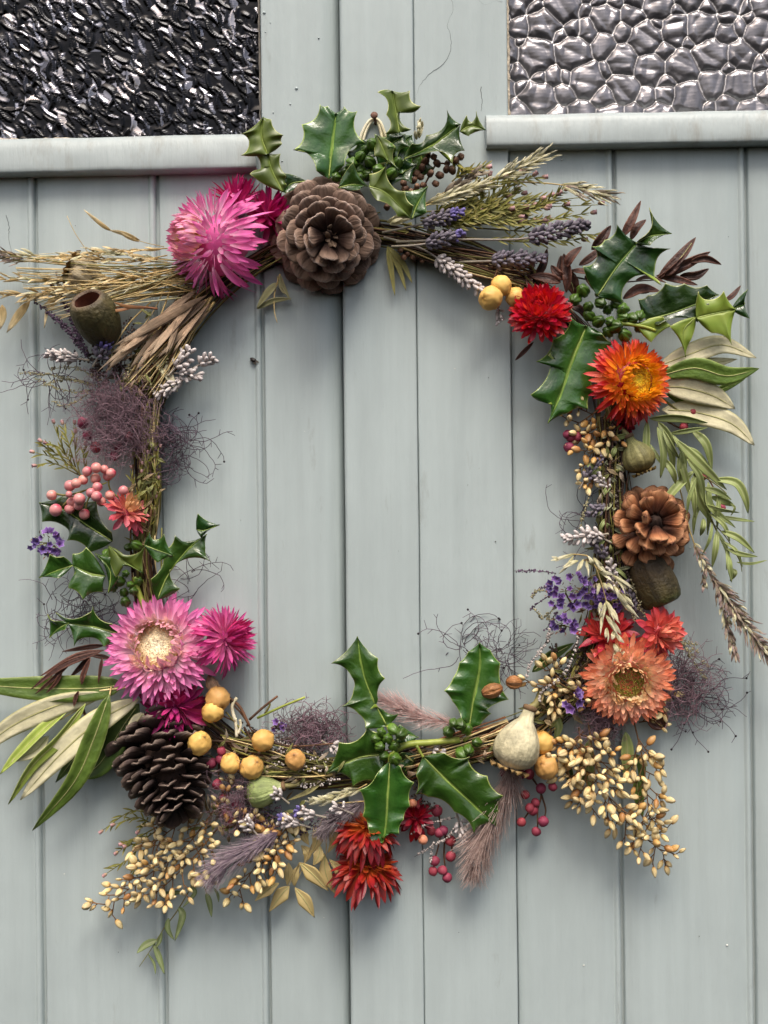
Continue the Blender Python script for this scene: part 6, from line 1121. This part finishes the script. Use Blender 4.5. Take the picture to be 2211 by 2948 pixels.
waxflower('big bunch of olive waxflower twigs with tiny pink buds at the top right', 2, stm, 62, nn=30, nl=26, bs=14)
waxflower('olive waxflower twig with buds left of the smoke fluff', 21, [[(520, 600), (430, 480), (340, 270)], [(500, 580), (400, 500), (230, 450)], [(500, 590), (350, 520), (240, 525)], [(510, 600), (480, 450), (470, 270)], [(460, 520), (380, 420), (310, 390)], [(480, 540), (440, 400), (400, 280)], [(450, 500), (330, 440), (260, 390)], [(560, 600), (530, 480), (545, 400)]], 50, nl=24, bs=11)
waxflower('olive waxflower twigs with buds below the dark brown cone', 23, [[(560, 560), (400, 520), (215, 640)], [(520, 600), (430, 560), (300, 600)], [(560, 620), (420, 700), (310, 780)], [(520, 660), (400, 800), (240, 915)], [(560, 640), (440, 720), (350, 740)], [(540, 700), (460, 820), (400, 920)], [(500, 560), (480, 600), (440, 640)]], 36, nl=22, bs=11)
waxflower('olive stems bound along the left side of the wreath', 21, [[(880, 1000), (960, 700), (1010, 420)], [(900, 1000), (920, 760), (900, 520)], [(930, 1000), (1000, 760), (1020, 620)], [(850, 980), (860, 760), (830, 560)], [(940, 980), (980, 820), (1000, 740)], [(860, 900), (890, 680), (950, 450)]], 60, nl=22, nn=9, bs=8)
# grey filler tufts at the right and the cut twig ends at the bottom left
t = Thing('cut_twigs', 'cut twig ends and white rootlets sticking up right of the yellow berry pair', 'twigs', W(540, 1560, 50))
for pts, r, mt in (([(150, 380), (240, 300), (330, 230)], 3, STEM_B), ([(200, 370), (350, 300), (505, 237)], 3, STEM_G), ([(250, 340), (280, 290), (275, 270)], 2.4, STEM_O), ([(70, 490), (65, 420), (60, 370)], 4, RAF), ([(60, 390), (40, 300), (70, 240)], 4.4, RAF), ([(80, 470), (95, 420), (90, 380)], 3.4, RAF), ([(20, 240), (90, 300), (150, 420)], 4, STEM_B), ([(0, 520), (90, 515), (180, 510)], 3, STEM_B), ([(0, 330), (60, 400), (130, 480)], 2, STEM_O)):
    mb = MB(); mb.tube(crv(W3(Q(24, pts), 66), 10), r*.9, r*.8, 6); t.part('twig', mb, mt)
t = Thing('dry_fluff_husk', 'tuft of tan dry husk beside the yellow berry pair', 'dry husk', W(452, 1475, 60))
for k in range(7):
    mb = MB(); blade(mb, W3([(452+rr(-6, 6), 1462+rr(-6, 4), 60), (458+rr(-8, 14), 1480, 66), (462+rr(-12, 22), 1498, 62)]), 14, roll=rr(-.6, .6), n=6, m=3, th=.6); t.part('husk', mb, TAN)
# small brown insect on the door
t = Thing('fly', 'tiny dark fly resting on the door inside the wreath at the upper left', 'fly', W(549, 779, 2))
FLY = M('fly_black', '#231d1a', rough=.4); mb = MB(); sphere(mb, W(547, 778, 4), 4.4, 10, 7, axis=dirv(1, .6, .2), fn=lambda d, a, b: 1+.6*abs(d[1])); t.part('body', mb, FLY)
mb = MB(); sphere(mb, W(542.5, 774.5, 4), 2.6, 8, 6); t.part('head', mb, FLY)
mb = MB()
for e in ((560, 783), (553, 789)): blade(mb, [W(547, 778, 6), W((547+e[0])/2, (778+e[1])/2, 6.5), W(*e, 4)], 5, n=6, m=3)
t.part('wing', mb, M('fly_wing', '#6a625a', rough=.3, transl=.4))
